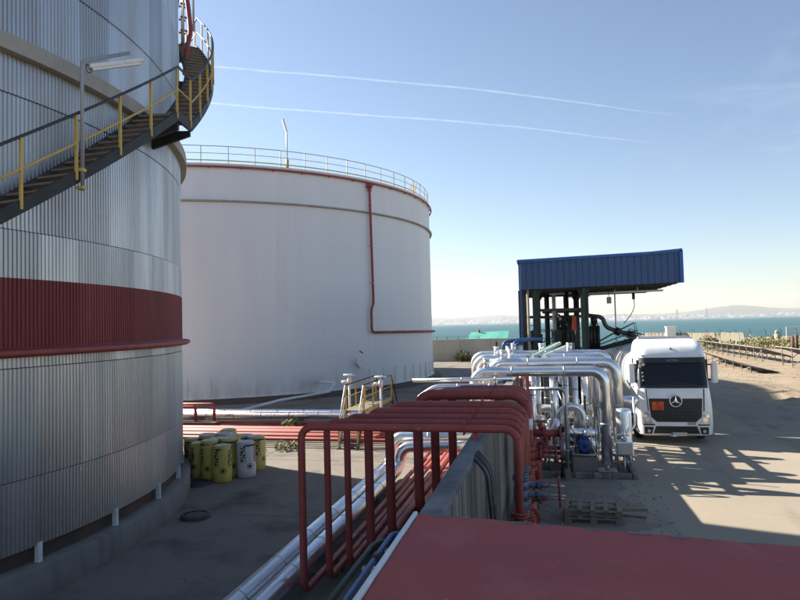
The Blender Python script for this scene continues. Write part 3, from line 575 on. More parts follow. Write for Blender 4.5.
for i in range(8):
    s, ty, r, z = SX[i], TY[i], RAD[i], TOPZ[i]; lz = .30 if i % 2 == 0 else .27
    t = thing('red_pipe', f'dark red overhead pipe, {ordn[i]} in line from the red roofed building', 'pipe', (s, ty, 0), 'red pipes that climb over the wall')
    b = MB(); b.pipe([(s, TURN[i], lz), (s, ty, lz), (s, ty, z), (RXV, ty, z), (RXV, ty, .35)], r, r*3.2, n=16); 
    for xx in (s+.45+.1*i, -2.0+.07*i, -.85): b.cyl((xx-.006, ty, z), (xx+.006, ty, z), r+.005, n=16)
    for zz in (z-.42, .62): b.cyl((s, ty, zz-.006), (s, ty, zz+.006), r+.005, n=16); b.cyl((RXV, ty, zz+.3-.006), (RXV, ty, zz+.3+.006), r+.005, n=16)
    b.build('overhead_run', M['red'], t)
    b = MB(); b.pipe([(s, TURN[i]-.4, lz), (s, TURN[i], lz), (-40, TURN[i], lz)], r*1.004, r*3.2, n=12); b.build('ground_run', M['redsun'], t)
    # saddle on the wall with U strap
    b = MB(); b.box(-1.10, -1.02, ty-.05, ty+.05, 2.68, z-r+.004); b.build('saddle', M['red'], t)
    b = MB(); x0 = -1.22 if i < 5 else -1.19
    for xx in (x0,):
        pts = [Vector((xx, ty+(r+.012)*math.cos(a), z+(r+.012)*math.sin(a))) for a in [k*math.pi/8 for k in range(9)]]
        b.tube([Vector((xx, ty+r+.012, z-r-.03))]+pts+[Vector((xx, ty-r-.012, z-r-.03))], .012, 6); b.box(xx-.02, xx+.02, ty-.018, ty+.018, z+r, z+r+.05)
    b.build('strap', M['red'], t)
    for yy in (ty+1.6, 19.4, 21.4):
        if yy < TURN[i]-.5:
            b = MB(); b.box(s-.09, s+.09, yy-.1, yy+.1, 0, lz-r+.005); b.build('plinth', M['ring'], t)
    for xx in (-7, -12, -17, -22):
        b = MB(); b.box(xx-.1, xx+.1, TURN[i]-.1, TURN[i]+.1, 0, lz-r+.005); b.build('plinth', M['ring'], t)
    if i in (5, 6):   # white bands
        b = MB(); b.cyl((RXV, ty, 2.1), (RXV, ty, 2.33), r+.004, n=20); b.build('white_band', M['plate'], t)
    # gate valve under the drop
    vm = M['valvegrey'] if i in (1, 2) else M['red']
    zv = 1.72 if i in (1, 2) else (1.35 if i < 5 else 1.55)
    b = MB(); flange(b, (RXV, ty, zv+.26), (0, 0, 1), r+.07); flange(b, (RXV, ty, zv-.26), (0, 0, 1), r+.07); b.cyl((RXV, ty, zv-.24), (RXV, ty, zv-.08), r+.02, r+.06, n=16); b.cyl((RXV, ty, zv-.08), (RXV, ty, zv+.08), r+.06, n=16); b.cyl((RXV, ty, zv+.08), (RXV, ty, zv+.24), r+.06, r+.02, n=16)
    bolts(b, (RXV, ty, zv+.26), (0, 0, 1), r+.048); bolts(b, (RXV, ty, zv-.26), (0, 0, 1), r+.048)
    b.cyl((RXV, ty, zv), (RXV+.26, ty, zv), r*.8, n=14); flange(b, (RXV+.26, ty, zv), (1, 0, 0), r*.9+.03, .025); b.cyl((RXV+.26, ty, zv), (RXV+.40, ty, zv), r*.6, .035, n=12); v = b.build('valve', vm, t)
    b = MB(); b.cyl((RXV+.38, ty, zv), (RXV+.66, ty, zv), .014, n=8); b.build('stem', M['steel'], v)
    b = MB(); wheel(b, (RXV+.58, ty, zv), (1, 0, 0), .15); b.build('handwheel', M['red'], v)
    b = MB(); flange(b, (RXV, ty, .72), (0, 0, 1), r+.07); b.build('lower_flange', M['red'], t); b = MB(); b.cyl((RXV, ty, .03), (RXV, ty, .36), r*.8, n=12); b.box(RXV-.18, RXV+.18, ty-.18, ty+.18, 0, .04); b.build('support_foot', M['red'], t)
# header line tying the drops together, and two flanged branches
b = MB(); b.pipe([(RXV+.05, 9.0, .55), (RXV+.05, 15.6, .55)], .10, n=16)
for y in (9.8, 11.0, 12.9, 14.7): flange(b, (RXV+.05, y, .55), (0, 1, 0), .18)
hd = tag(b.build('red_header', M['red']), 'low dark red header pipe joining the feet of the drop pipes', 'pipe')
for y in (9.25, 12.0, 15.3): b = MB(); b.box(RXV-.05, RXV+.15, y-.06, y+.06, 0, .46); b.build('foot', M['ring'], hd)
for k, (y, z, rr_) in enumerate(((14.7, 1.88, .085), (14.7, 1.52, .085))):
    b = MB(); b.cyl((RXV-.1, y, z), (.20, y, z), rr_, n=16); b.cyl((.20, y, z), (.24, y, z), .17, n=20); flange(b, (-.12, y, z), (1, 0, 0), .15); bolts(b, (-.12, y, z), (1, 0, 0), .125)
    b.cyl((RXV, y, z), (RXV, y, .02 if k else 1.56), .10, n=16)
    if k == 0: b.cyl((-.2, y, z), (-.2, y, z+.22), .05); wheel(b, (-.2, y, z+.26), (0, 0, 1), .13)
    o = tag(b.build('flanged_branch', M['red']), ('upper' if k == 0 else 'lower')+' dark red flanged stub pipe beside the drop pipes', 'pipe')
b = MB(); b.cyl((-.35, 17.3, .0), (-.35, 17.3, 1.25), .11, n=18); flange(b, (-.35, 17.3, .95), (0, 0, 1), .18); b.cyl((-.6, 17.3, 1.2), (-.1, 17.3, 1.2), .10); b.cyl((-.1, 17.3, 1.2), (-.06, 17.3, 1.2), .17, n=20)
tag(b.build('red_strainer', M['red']), 'squat dark red flanged strainer between wall and pump plinth', 'strainer')
# grey cable ladder bending down beside the wall
t = thing('cable_ladder', 'dark grey cable ladder dropping down beside the stained wall', 'cable ladder', (-.8, 8.4, 0))
for k, y in enumerate((8.1, 8.5)):
    b = MB(); b.tube(rounded([(-.93, y, 2.66), (-.78, y, 2.5), (-.72, y, 1.7), (-.72, y, .0)], .4), .03, 6); b.build('rail', M['greyiron'], t)
for z in (.3, .6, .9, 1.2, 1.5, 1.8, 2.1): b = MB(); b.bar((-.72, 8.1, z), (-.72, 8.5, z), .03, .03); b.build('rung', M['greyiron'], t)
for k in range(5): b = MB(); b.tube(rounded([(-.93, 8.18+k*.06, 2.70), (-.76, 8.18+k*.06, 2.52), (-.68, 8.18+k*.06, 1.7), (-.68, 8.18+k*.06, .0)], .4), .016, 6); b.build('cable', M['blackpaint'], t)
# low silver pipes on the tank side
def seams(b, pts_r, r, step=1.2):
    L = 0
    for i in range(len(pts_r)-1):
        a, c = pts_r[i], pts_r[i+1]; d = (c-a).length
        if d > step*.6:
            k = max(1, int(d/step)); u = (c-a).normalized()
            for j in range(k): p = a+(c-a)*((j+.5)/k); b.parts.append(MB().cyl(p-u*.02, p+u*.02, r+.006, n=18, cap=True))
def silver(name, pts, r, label, cat='pipe', bend=None, step=1.3, group=None, m='silver'):
    b = MB(); q = rounded(pts, bend or r*2.2, 8); b.tube(q, r, 20); o = tag(b.build(name, M[m]), label, cat, group)
    c = MB(); c.parts = []; seams(c, q, r, step)
    for sm in c.parts: sm.build('sheet_seam', M['steel'], o)
    return o
def feet(o, spots, w=.12, h0=0):
    for (x, y, z) in spots: b = MB(); b.box(x-w, x+w, y-w, y+w, h0, z); b.build('support', M['ring'], o)
o = silver('insulated_pipe', [(-4.52, 1.0, .40), (-4.52, 18.1, .40), (-4.42, 18.12, 1.14), (-1.14, 18.25, 1.14)], .155, 'long silver insulated pipe on the ground, farther one from the wall', bend=.27); feet(o, [(-4.52, y, .27) for y in (3, 7, 11, 15)])
o = silver('insulated_pipe', [(-4.13, 1.0, .40), (-4.13, 17.5, .40), (-4.05, 17.52, .98), (-1.14, 17.75, 1.0)], .155, 'long silver insulated pipe on the ground, one closer to the wall', bend=.27); feet(o, [(-4.13, y, .27) for y in (3, 7, 11, 15)])
# extra low red pipes next to the wall, foot of it
for k, s in enumerate((-2.0, -1.80)):
    b = MB(); b.pipe([(s, 2.0, .32-.02*k), (s, 21.2, .32-.02*k), (s, 21.6, -.1)], .06, .2); o = tag(b.build('ground_pipe', M['redsun']), ['thin faded red ground pipe second from the foot of the wall', 'thin faded red ground pipe closest to the foot of the wall'][k], 'pipe')
    feet(o, [(s, y, .262-.02*k) for y in (4, 8, 12, 16, 20)], .08)
# ------------------------------------------------------------------ silver pipe rack
rk = silver('rack_pipe', [(1.54, 18.95, .32), (1.54, 18.95, 2.93), (-2.12, 18.95, 2.93), (-2.12, 18.95, .52), (-2.12, 26.7, .52), (-40, 26.7, .52)], .15, 'shiny silver overhead pipe with a tall drop in front of the pump rack', bend=.36)
silver('rack_pipe', [(2.02, 20.4, .9), (2.02, 20.4, 3.08), (-1.62, 20.4, 3.08), (-1.90, 20.6, 2.6), (-1.90, 20.8, .52), (-1.90, 27.35, .52), (-40, 27.35, .52)], .17, 'shiny silver overhead pipe, second of the pump rack, with thick drop', bend=.40)
silver('rack_pipe', [(1.42, 20.85, .6), (1.42, 20.85, 3.13), (-1.72, 20.85, 3.13), (-1.72, 21.0, .5)], .13, 'shiny silver overhead pipe, third row of the pump rack', bend=.3)
silver('rack_pipe', [(1.7, 21.25, .6), (1.7, 21.25, 3.18), (-2.3, 21.25, 3.18), (-2.3, 21.4, .5)], .15, 'shiny silver overhead pipe, fourth row of the pump rack', bend=.34)
silver('rack_pipe', [(1.3, 22.9, .6), (1.3, 22.9, 3.22), (-1.4, 22.9, 3.22), (-2.3, 23.2, 3.0), (-2.3, 23.4, .5)], .14, 'shiny silver overhead pipe, fifth row of the pump rack', bend=.34)
silver('rack_pipe', [(2.05, 23.35, .6), (2.05, 23.35, 3.22), (-2.6, 23.35, 3.22), (-2.6, 23.7, .5)], .13, 'shiny silver overhead pipe, last row of the pump rack', bend=.34)
b = MB(); b.box(1.30, 1.80, 18.72, 19.2, .154, .17); b.cyl((1.54, 18.95, .17), (1.54, 18.95, .33), .05); b.box(1.34, 1.76, 18.76, 19.14, .0, .155)
b.build('pipe_foot', M['steel'], rk)
# little vent caps standing on the rack pipes
k = 0
for x, y, z, r in ((-1.75, 18.95, 3.06, .10), (-1.35, 20.4, 3.23, .10), (-1.15, 20.85, 3.24, .085), (-1.62, 21.25, 3.31, .085), (-1.15, 22.9, 3.34, .085), (-.2, 23.35, 3.33, .09), (.75, 22.9, 3.34, .09)):
    b = MB(); b.cyl((x, y, z), (x, y, z+.24), r, n=16); b.cyl((x, y, z+.24), (x, y, z+.27), r+.012, n=16)
    tag(b.build('vent_cap', M['silver']), 'short capped silver stub standing on the '+('first overhead rack pipe', 'second overhead rack pipe', 'third overhead rack pipe', 'fourth overhead rack pipe', 'fifth overhead rack pipe near the wall', 'last overhead rack pipe', 'fifth overhead rack pipe near the sloping trays')[k], 'vent cap', 'vent caps on the rack pipes'); k += 1
# steel trestles that carry the rack
for x, y0, y1 in ((-.75, 18.6, 24.8), (.35, 18.6, 24.8), (1.75, 20.4, 24.8)):
    t = thing('pipe_trestle', {-.75: 'rusty steel trestle under the rack, the one closest to the wall', .35: 'steel trestle under the middle of the silver pipe rack', 1.75: 'steel trestle under the rack on the truck side'}[x], 'trestle', (x, y0, 0))
    b = MB(); b.bar((x, y0, 2.68), (x, y1, 2.68), .1, .16); b.build('beam', M['red'] if x < 0 else M['steel'], t)
    for y in ((y0+2.1, y1-.15) if x > 0 else (y0+.15, (y0+y1)/2, y1-.15)): b = MB(); b.bar((x, y, 0), (x, y, 2.6), .09, .09); b.build('post', M['red'] if x < 0 else M['darkgreen'], t)
# vertical insulated risers between ground manifold and overhead pipes
for i, (x, y, r, zt) in enumerate(((-.46, 19.3, .085, 2.85), (.16, 20.4, .13, 2.95), (.80, 20.4, .085, 2.93), (-.80, 20.85, .10, 3.02), (.52, 20.85, .10, 3.02), (1.12, 21.25, .11, 3.06), (-.35, 21.25, .12, 3.06), (-.05, 22.9, .11, 3.1), (.72, 23.35, .12, 3.1), (1.72, 22.9, .1, 2.5))):
    o = silver('riser_pipe', [(x, y, .35), (x, y, zt)], r, ['slim silver riser just right of the red drop pipes', 'thick silver riser in the middle of the rack', 'slim silver riser above the blue motor', 'silver riser behind the white banded red pipe', 'silver riser behind the slim hooked pipe', 'silver riser with valve cluster behind the tall front drop', 'silver riser deep in the rack beside the red strainer', 'dark grey riser in the fifth row of the rack', 'dark grey riser in the last row of the rack', 'short dark grey riser by the truck side trestle'][i], 'pipe', step=.9, m='silver' if i < 7 else 'greyiron')  # rear three coloured dark for the shade deep in the rack
    b = MB(); flange(b, (x, y, .42), (0, 0, 1), r+.06); b.cyl((x, y, 0), (x, y, .4), r*.6); b.build('foot', M['steel'], o)
    if i in (1, 3, 5, 6, 8):
        b = MB(); b.cyl((x, y, 1.0), (x, y, 1.32), r+.10, n=18); b.cyl((x, y, 1.32), (x, y, 1.38), r+.1, r+.01, n=18); b.cyl((x, y-r-.05, 1.16), (x, y-r-.3, 1.16), .07, n=14); b.build('insulated_valve', M['silver'], o)
        b = MB(); b.cyl((x, y-r-.28, 1.16), (x, y-r-.46, 1.16), .014, n=8); wheel(b, (x, y-r-.42, 1.16), (0, 1, 0), .13); b.build('handwheel', M['steel'], o)
# manifold pipes low down
silver('manifold_pipe', [(-.62, 19.9, 1.02), (1.36, 19.9, 1.02)], .14, 'thick silver manifold pipe behind the blue motor', step=.5)
silver('manifold_pipe', [(.35, 20.35, .75), (.35, 20.35, 1.75), (.98, 20.35, 1.75), (.98, 20.35, .75)], .12, 'silver pipe loop arching above the blue motor', bend=.3, step=.5)
silver('manifold_pipe', [(-1.0, 21.4, 1.55), (1.9, 21.4, 1.55)], .13, 'silver cross pipe halfway up inside the rack', step=.7)
silver('manifold_pipe', [(-1.0, 22.6, .7), (2.0, 22.6, .7)], .13, 'silver cross pipe low down deep inside the rack', step=.7)
silver('manifold_pipe', [(1.54, 19.15, .62), (1.90, 19.5, .52), (1.95, 21.8, .52)], .10, 'silver pipe bending back from the tall front drop', step=.7)
hk = silver('hooked_pipe', [(-.52, 18.3, 2.50), (.45, 18.3, 2.50), (.45, 18.3, .30)], .045, 'slim grey pipe hooked down in front of the rack', bend=.16, step=.8, m='steel')
b = MB(); b.box(.38, .52, 18.23, 18.37, .0, .31); b.build('base_block', M['ring'], hk)
silver('branch_pipe', [(-1.18, 18.4, 2.56), (-3.2, 18.4, 2.56), (-3.75, 18.4, 2.2), (-3.75, 18.4, 1.2)], .08, 'silver branch pipe bending down behind the red overhead pipes', bend=.2, step=.8)
silver('branch_pipe', [(-1.0, 18.62, 2.76), (-3.9, 18.62, 2.72)], .06, 'thin silver pipe ending in the open above the red pipes', step=.8)
# vertical vessel with insulated valve box in front
t = thing('drain_vessel', 'upright silver vessel with boxed valve and handwheel beside the tall drop', 'vessel', (2.07, 19.4, 0))
b = MB(); b.lathe([(.02, .62), (.16, .64), (.22, .72), (.225, .8), (.225, 1.74), (.20, 1.80), (.02, 1.81)], (2.07, 19.45), 28); b.build('body', M['silver'], t)
b = MB(); b.box(1.78, 2.24, 18.72, 19.16, .62, .98); vb = b.build('valve_box', M['silver'], t, bev=.03)
b = MB(); b.lathe([(.01, .52), (.12, .55), (.2, .62)], (2.01, 18.94), 20); b.build('box_bottom', M['silver'], vb)
b = MB(); b.cyl((2.0, 18.94, .98), (2.0, 18.94, 1.30), .018, n=8); b.cyl((2.0, 18.94, .98), (2.0, 18.94, 1.06), .06); wheel(b, (2.0, 18.94, 1.14), (0, 0, 1), .16); b.build('handwheel', M['steel'], vb)
for x, y in ((1.9, 19.6), (2.24, 19.6), (2.0, 18.94)): b = MB(); b.cyl((x, y, 0), (x, y, .68 if y > 19 else .55), .03); b.build('leg', M['steel'], t)
b = MB(); b.lathe([(.02, 2.02), (.25, 2.0), (.30, 1.93), (.30, 1.84), (.26, 1.76), (.2, 1.6), (.05, 1.5)], (2.36, 20.75), 28); b.cyl((2.36, 20.75, 0), (2.36, 20.75, 1.52), .06); tag(b.build('filter_bowl', M['silver']), 'round silver filter bowl beside the truck cab', 'filter')
# pump on its plinth
t = thing('pump_plinth', 'grey concrete block carrying the blue motor pump', 'plinth', (.94, 19.4, 0))
b = MB(); b.box(.60, 1.28, 18.86, 20.1, 0, .50); b.build('block', M['ring'], t, bev=.02)
b = MB(); b.tube(rounded([(.64, 18.9, .57), (1.24, 18.9, .57), (1.24, 20.0, .57), (.64, 20.0, .57), (.64, 18.92, .57)], .08), .03, 8); b.build('skid_frame', M['steel'], t)
t = thing('motor_pump', 'blue electric motor with finned body driving a pump', 'pump', (.94, 19.4, .55))
zc = .80
b = MB(); b.cyl((.94, 19.05, zc), (.94, 19.50, zc), .155, n=28); b.build('motor_body', M['bluemotor'], t)
for k in range(14):
    a = 6.283*k/14; b = MB(); b.bar((.94+.165*math.cos(a), 19.10, zc+.165*math.sin(a)), (.94+.165*math.cos(a), 19.46, zc+.165*math.sin(a)), .012, .03, (math.cos(a), 0, math.sin(a))); b.build('fin', M['bluemotor'], t)
b = MB(); b.cyl((.94, 18.96, zc), (.94, 19.05, zc), .165, n=28); b.cyl((.94, 18.93, zc), (.94, 18.96, zc), .13, .165, n=28); fc = b.build('fan_cowl', M['bluemotor'], t)
b = MB(); b.cyl((.94, 18.925, zc), (.94, 18.93, zc), .06, n=16); b.build('fan_grille', M['blackplastic'], fc)
b = MB(); b.box(.86, 1.02, 19.18, 19.36, zc+.14, zc+.27); b.build('terminal_box', M['bluemotor'], t, bev=.015)
b = MB(); b.box(.80, 1.08, 19.08, 19.46, .5, zc-.13); b.build('motor_foot', M['blackiron'], t)
b = MB(); b.cyl((.94, 19.5, zc), (.94, 19.62, zc), .05); b.cyl((.94, 19.62, zc), (.94, 19.86, zc), .19, n=24); b.cyl((.94, 19.74, zc+.1), (.94, 19.74, 1.03), .07); b.box(.84, 1.04, 19.66, 19.82, .5, zc-.1); b.build('pump_casing', M['blackiron'], t)
t = thing('control_box', 'small grey control box on a dark post beside the hooked pipe', 'control box', (.3, 18.45, 0))
b = MB(); b.cyl((.30, 18.52, 0), (.30, 18.52, 1.5), .03); b.build('post', M['blackiron'], t)
b = MB(); b.box(.18, .36, 18.36, 18.48, .78, 1.14); b.build('box', M['greyrail'], t, bev=.01)
b = MB(); b.box(.22, .40, 18.36, 18.48, 1.28, 1.44); b.build('switch', M['blackiron'], t, bev=.01)
# kerb round the pump bay, black and white blocks
t = thing('bay_kerb', 'low kerb of worn black and white painted blocks round the pump bay', 'kerb', (1, 18.7, 0))
xs = [-1.2, -.55, .1, .62, 1.12, 1.62, 2.16]
for i in range(6): b = MB(); b.box(xs[i]+.01, xs[i+1]-.01, 18.54, 18.69, 0, .15); b.build('kerb_block', M['concrete'] if i % 2 == 0 else M['cap'], t, bev=.015)
for i in range(7): b = MB(); b.box(2.17, 2.30, 18.54+i*.62, 18.54+i*.62+.6, 0, .15); b.build('kerb_block', M['concrete'] if i % 2 else M['cap'], t, bev=.015)
# small bore clutter: drains, gauge lines
for i, pts in enumerate(([(-.15, 19.2, .2), (-.15, 19.2, 1.4), (.10, 19.3, 1.9), (.14, 19.8, 2.6)], [(.55, 19.3, .2), (.55, 19.3, 1.3), (.35, 19.3, 2.1), (.2, 19.9, 2.5)], [(1.28, 19.3, .2), (1.28, 19.3, 1.2), (1.36, 19.8, 1.4)], [(1.18, 19.0, .2), (1.30, 18.85, .5), (1.36, 19.0, 1.2), (1.40, 19.8, 1.6)])):
    b = MB(); b.pipe(pts, .018, .1, n=8); tag(b.build('gauge_line', M['steel']), ['thin steel tube leaning up beside the slim riser', 'thin steel tube leaning against the thick middle riser', 'short thin steel tube behind the pump plinth', 'thin steel tube curling beside the tall front drop'][i], 'tube')
for i, (x, y, z) in enumerate(((-.75, 19.5, .42), (-.15, 19.55, .55), (.42, 20.0, .42), (1.22, 20.6, .5), (-.55, 20.5, .6), (.05, 21.2, .5))):
    b = MB(); b.lathe([(.02, z-.2), (.17, z-.18), (.2, z-.05), (.2, z+.15), (.15, z+.26), (.06, z+.3), (.06, z+.42), (.02, z+.43)], (x, y), 20); b.cyl((x, y, 0), (x, y, z-.18), .05); b.cyl((x-.25, y, z), (x+.25, y, z), .09, n=16)
    tag(b.build('insulated_valve', M['silver']), 'lumpy silver insulated valve '+('between wall and slim riser', 'beside the slim riser by the red drops', 'behind the control box', 'behind the tall front drop', 'at the third rack row near the wall', 'under the middle cross pipe')[i], 'valve', 'insulated valves in the pump rack')
# wooden pallets
def pallet(x, y, z, rz, label):
    t = thing('wooden_pallet', label, 'pallet', (x, y, z)); c, s_ = math.cos(rz), math.sin(rz)
    def pk(name, x0, x1, y0, y1, z0, z1):
        b = MB(); b.box(x0, x1, y0, y1, z0, z1); b.v = [(x+px*c-py*s_, y+px*s_+py*c, z+pz) for px, py, pz in b.v]; b.build(name, M['wood'], t, bev=.004)
    for k in range(5): pk('top_board', -.6+k*.275, -.6+k*.275+.1, -.4, .4, .122, .144)
    for k in range(3): pk('stringer_board', -.6, .6, -.4+k*.35, -.3+k*.35, .10, .121)
    for k in range(3):
        for j in range(3): pk('block', -.6+k*.5275, -.6+k*.5275+.145, -.4+j*.35, -.3+j*.35, .021, .099)
        pk('bottom_board', -.6, .6, -.4+k*.35, -.3+k*.35, 0, .02)
pallet(.84, 14.78, .005, .02, 'grey wooden pallet lying on the gravel under another')
pallet(.86, 14.86, .15, -.06, 'grey wooden pallet, upper one of the stack on the gravel')
b = MB(); b.bar((1.5, 15.1, .03), (2.0, 15.0, .03), .08, .05); tag(b.build('timber_scrap', M['wood']), 'short scrap of timber beside the pallets', 'timber')
b = MB(); b.bar((1.45, 15.5, .03), (2.1, 15.6, .03), .06, .05); tag(b.build('timber_scrap', M['wood']), 'long thin scrap of timber behind the pallets', 'timber')

# struts, impulse lines and little valves crowding the pump bay
rr = random.Random(77)
for i in range(16):
    x, y = -.7+2.9*rr.random(), 18.9+2.6*rr.random(); h = rr.uniform(.9, 2.4); dx, dy = rr.uniform(-.35, .35), rr.uniform(-.3, .4)
    t = thing('sample_line', ['thin steel sample tube', 'thin bent impulse tube', 'slim steel drain tube', 'thin steel vent tube'][i % 4]+' with a small tap inside the pump rack', 'tube', (x, y, 0), 'thin tubes inside the pump rack')
    b = MB(); b.pipe([(x, y, 0), (x, y, h*.5), (x+dx, y+dy, h*.62), (x+dx, y+dy, h)], rr.choice((.016, .022, .03)), .08, n=8); b.build('tube', M[rr.choice(('steel', 'silver', 'galv', 'blackiron'))], t)
    z = h*.5; b = MB(); b.cyl((x, y, z-.12), (x, y, z-.02), .045, n=10); b.cyl((x, y, z-.07), (x, y-.12, z-.07), .02, n=8); wheel(b, (x, y-.12, z-.07), (0, 1, 0), .06, .009); b.build('tap', M[rr.choice(('blackiron', 'steel', 'valvegrey', 'red'))], t)

for i, (x0, x1, y, h) in enumerate(((-.7, .1, 24.6, 1.7), (.35, 1.0, 25.1, 2.0), (1.25, 2.0, 24.7, 1.6))):  # added dark boxes, they stand in for the shade behind the rack
    t = thing('pump_cabinet', ['squat black pump cabinet behind the rack close to the wall', 'tall dark green pump cabinet behind the middle of the rack', 'black pump cabinet behind the rack on the truck side'][i], 'cabinet', (x0, y, 0)); mm = M['darkgreen'] if i == 1 else M['blackiron']
    b = MB(); b.box(x0, x1, y, y+1.6, .12, h); b.build('body', mm, t, bev=.03)
    b = MB(); b.box(x0-.03, x1+.03, y-.03, y+1.63, h+.002, h+.06); b.build('lid', mm, t, bev=.01)
    b = MB(); b.box(x0+.05, x1-.05, y+.1, y+1.5, 0, .118); b.build('base', M['ring'], t)
    b = MB(); b.box(x0+.08, x1-.08, y-.02, y-.002, .3, h-.2); d_ = b.build('door', mm, t, bev=.008)
    b = MB(); b.box(x1-.16, x1-.12, y-.05, y-.021, h*.5, h*.5+.14); b.build('handle', M['steel'], d_)
# ------------------------------------------------------------------ insulation rolls beside the clad tank
rolls = [(-9.22, 16.98, 'y'), (-9.75, 17.22, 'y'), (-10.22, 17.42, 'y'), (-10.66, 17.86, 'y'), (-9.32, 17.55, 'y'), (-8.80, 17.62, 'w'), (-8.92, 18.55, 'h'), (-9.85, 17.80, 'y'), (-10.34, 18.02, 'y'), (-9.42, 18.14, 'y'), (-9.98, 18.42, 'w'), (-10.62, 18.55, 'y'), (-9.46, 18.78, 'w'), (-10.1, 19.0, 'y')]
rl = ['yellow wrapped insulation roll with round black badge, foremost of the cluster', 'yellow wrapped insulation roll between the foremost roll and the clad tank', 'yellow wrapped insulation roll standing next to the ring wall of the clad tank', 'yellow wrapped insulation roll squeezed against the tank side of the cluster', 'yellow insulation roll directly behind the foremost one', 'white wrapped insulation roll at the open front side of the cluster', 'half white half yellow insulation roll standing out at the cluster edge', 'yellow insulation roll in the middle of the cluster', 'yellow insulation roll behind the one next to the ring wall', 'yellow insulation roll between the white roll and the two tone roll', 'white topped insulation roll in the middle of the cluster', 'yellow insulation roll at the back by the clad tank', 'white insulation roll at the back beside the two tone roll', 'yellow insulation roll farthest back, toward the red ground pipes']
rr = random.Random(21)
for i, (x, y, kd) in enumerate(rolls):
    h = rr.uniform(1.02, 1.16)+(.06 if i in (13,) else 0); r = rr.uniform(.255, .28); n, k = 26, 9; b = MB(); vs = []
    lean = Vector((rr.uniform(-.04, .04), rr.uniform(-.04, .04)))
    prof = [(.0, 0.0), (.9, 0.0), (1.0, .03), (1.02, .25), (.99, .5), (1.01, .75), (.97, .90), (.90, .95), (.97, .985), (.75, 1.0), (.2, .97), (0, .965)]
    for (q, z) in prof:
        for j in range(n):
            a = 6.283*j/n; e = 1+.035*math.sin(3*a+i)+.02*math.sin(7*a+2*i+z*9)
            vs.append((q*r*e*math.cos(a)+lean.x*z, q*r*e*math.sin(a)+lean.y*z, z*h))
    b.add(vs, [(p*n+j, p*n+(j+1) % n, (p+1)*n+(j+1) % n, (p+1)*n+j) for p in range(len(prof)-1) for j in range(n)], True)
    t = thing('insulation_roll', rl[i], 'insulation roll', (x, y, .014), 'insulation rolls beside the clad tank')
    o = b.build('wrap', {'y': M['wool_y'], 'w': M['wool_w'], 'h': M['wool_h']}[kd], t, loc=(0, 0, 0)); o.rotation_euler = (0, 0, R_({0: -60, 6: -10, 5: -40}.get(i, rr.uniform(-120, 60))))
    b = MB(); b.lathe([(r*1.0, h*.885), (r*.99, h*.915), (r*.9, h*.93)], (0, 0), 20); s_ = b.build('tie_band', M['blackplastic'], t, loc=(0, 0, 0))
    b = MB(); b.lathe([(r*.74, h*1.002), (r*.5, h*1.004), (r*.3, h*.985), (.01, h*.98)], (0, 0), 20); b.build('top_fold', M['wool_w'], t, loc=(0, 0, 0))
for x, y, lb in ((-8.1, 13.62, 'round iron cover on the yard close to the ring wall'), (-9.72, 16.5, 'flat round iron cover beside the insulation rolls')):
    t = thing('manhole_cover', lb, 'manhole cover', (x, y, 0)); b = MB(); b.lathe([(.34, .0), (.34, .09), (.30, .10), (.26, .10)], (x, y), 32); b.build('frame', M['manhole'], t)
    b = MB(); b.lathe([(.255, .04), (.255, .085), (.2, .092), (.01, .092)], (x, y), 32); b.build('lid', M['manhole'], t)
# ------------------------------------------------------------------ step-over stair across the ground pipes
t = thing('crossover_stair', 'yellow railed step-over stair with green stringers above the ground pipes', 'stair', (-7.0, 24.8, 0))
DZ = 1.26
for s in (-7.36, -6.66):
    b = MB(); b.bar((s, 21.9, .02), (s, 22.8, DZ-.05), .05, .16); b.build('stringer', M['darkgreen'] if s > -7 else mat('pale_green_steel', (.22, .30, .24), .6), t)
    b = MB(); b.bar((s, 27.2, DZ-.05), (s, 28.3, .02), .05, .16); b.build('stringer', M['darkgreen'], t)
    b = MB(); b.bar((s, 22.8, DZ-.06), (s, 27.2, DZ-.06), .05, .14); b.build('deck_beam', M['yellow'], t)
    for y in (22.85, 24.15, 25.45, 27.15): b = MB(); b.bar((s, y, DZ-.1), (s, y, DZ+.93), .05, .05); b.build('post', M['yellow'], t)
    b = MB(); b.tube(rounded([(s, 21.95, .75), (s, 22.8, DZ+.93)], .1), .024, 8); b.build('stair_handrail', M['plate'], t)  # near handrail in white: the sunlight on it is put into its colour
    b = MB(); b.tube(rounded([(s, 22.8, DZ+.93), (s, 27.2, DZ+.95), (s, 28.3, .8)], .1), .024, 8); b.build('handrail', M['blackpaint'], t)
    b = MB(); b.tube(rounded([(s, 21.95, .35), (s, 22.8, DZ+.48), (s, 27.2, DZ+.48), (s, 28.3, .4)], .1), .018, 8); b.build('mid_rail', M['yellow'], t)
    for y, z in ((21.97, .75), (28.25, .8)): b = MB(); b.bar((s, y, 0), (s, y, z), .045, .045); b.build('end_post', M['yellow'], t)
    for y in (22.0, 27.65): b = MB(); b.bar((s, y if y > 25 else 21.93, 0), (s, y if y > 25 else 21.93, .06), .2, .12); b.build('foot_pad', M['ring'], t)
for k in range(5):
    q = (k+1)/6; b = MB(); b.box(-7.34, -6.68, 21.9+.9*q-.1, 21.9+.9*q+.1, DZ*q-.02, DZ*q+.01); b.build('tread', M['tread'], t)
    b = MB(); b.box(-7.34, -6.68, 28.3-1.1*q-.1, 28.3-1.1*q+.1, DZ*q-.02, DZ*q+.01); b.build('tread', M['tread'], t)
for k in range(11): b = MB(); b.box(-7.33, -6.69, 22.84+k*.396, 22.84+k*.396+.38, DZ-.03, DZ); b.build('deck_plank', M['tread'], t)
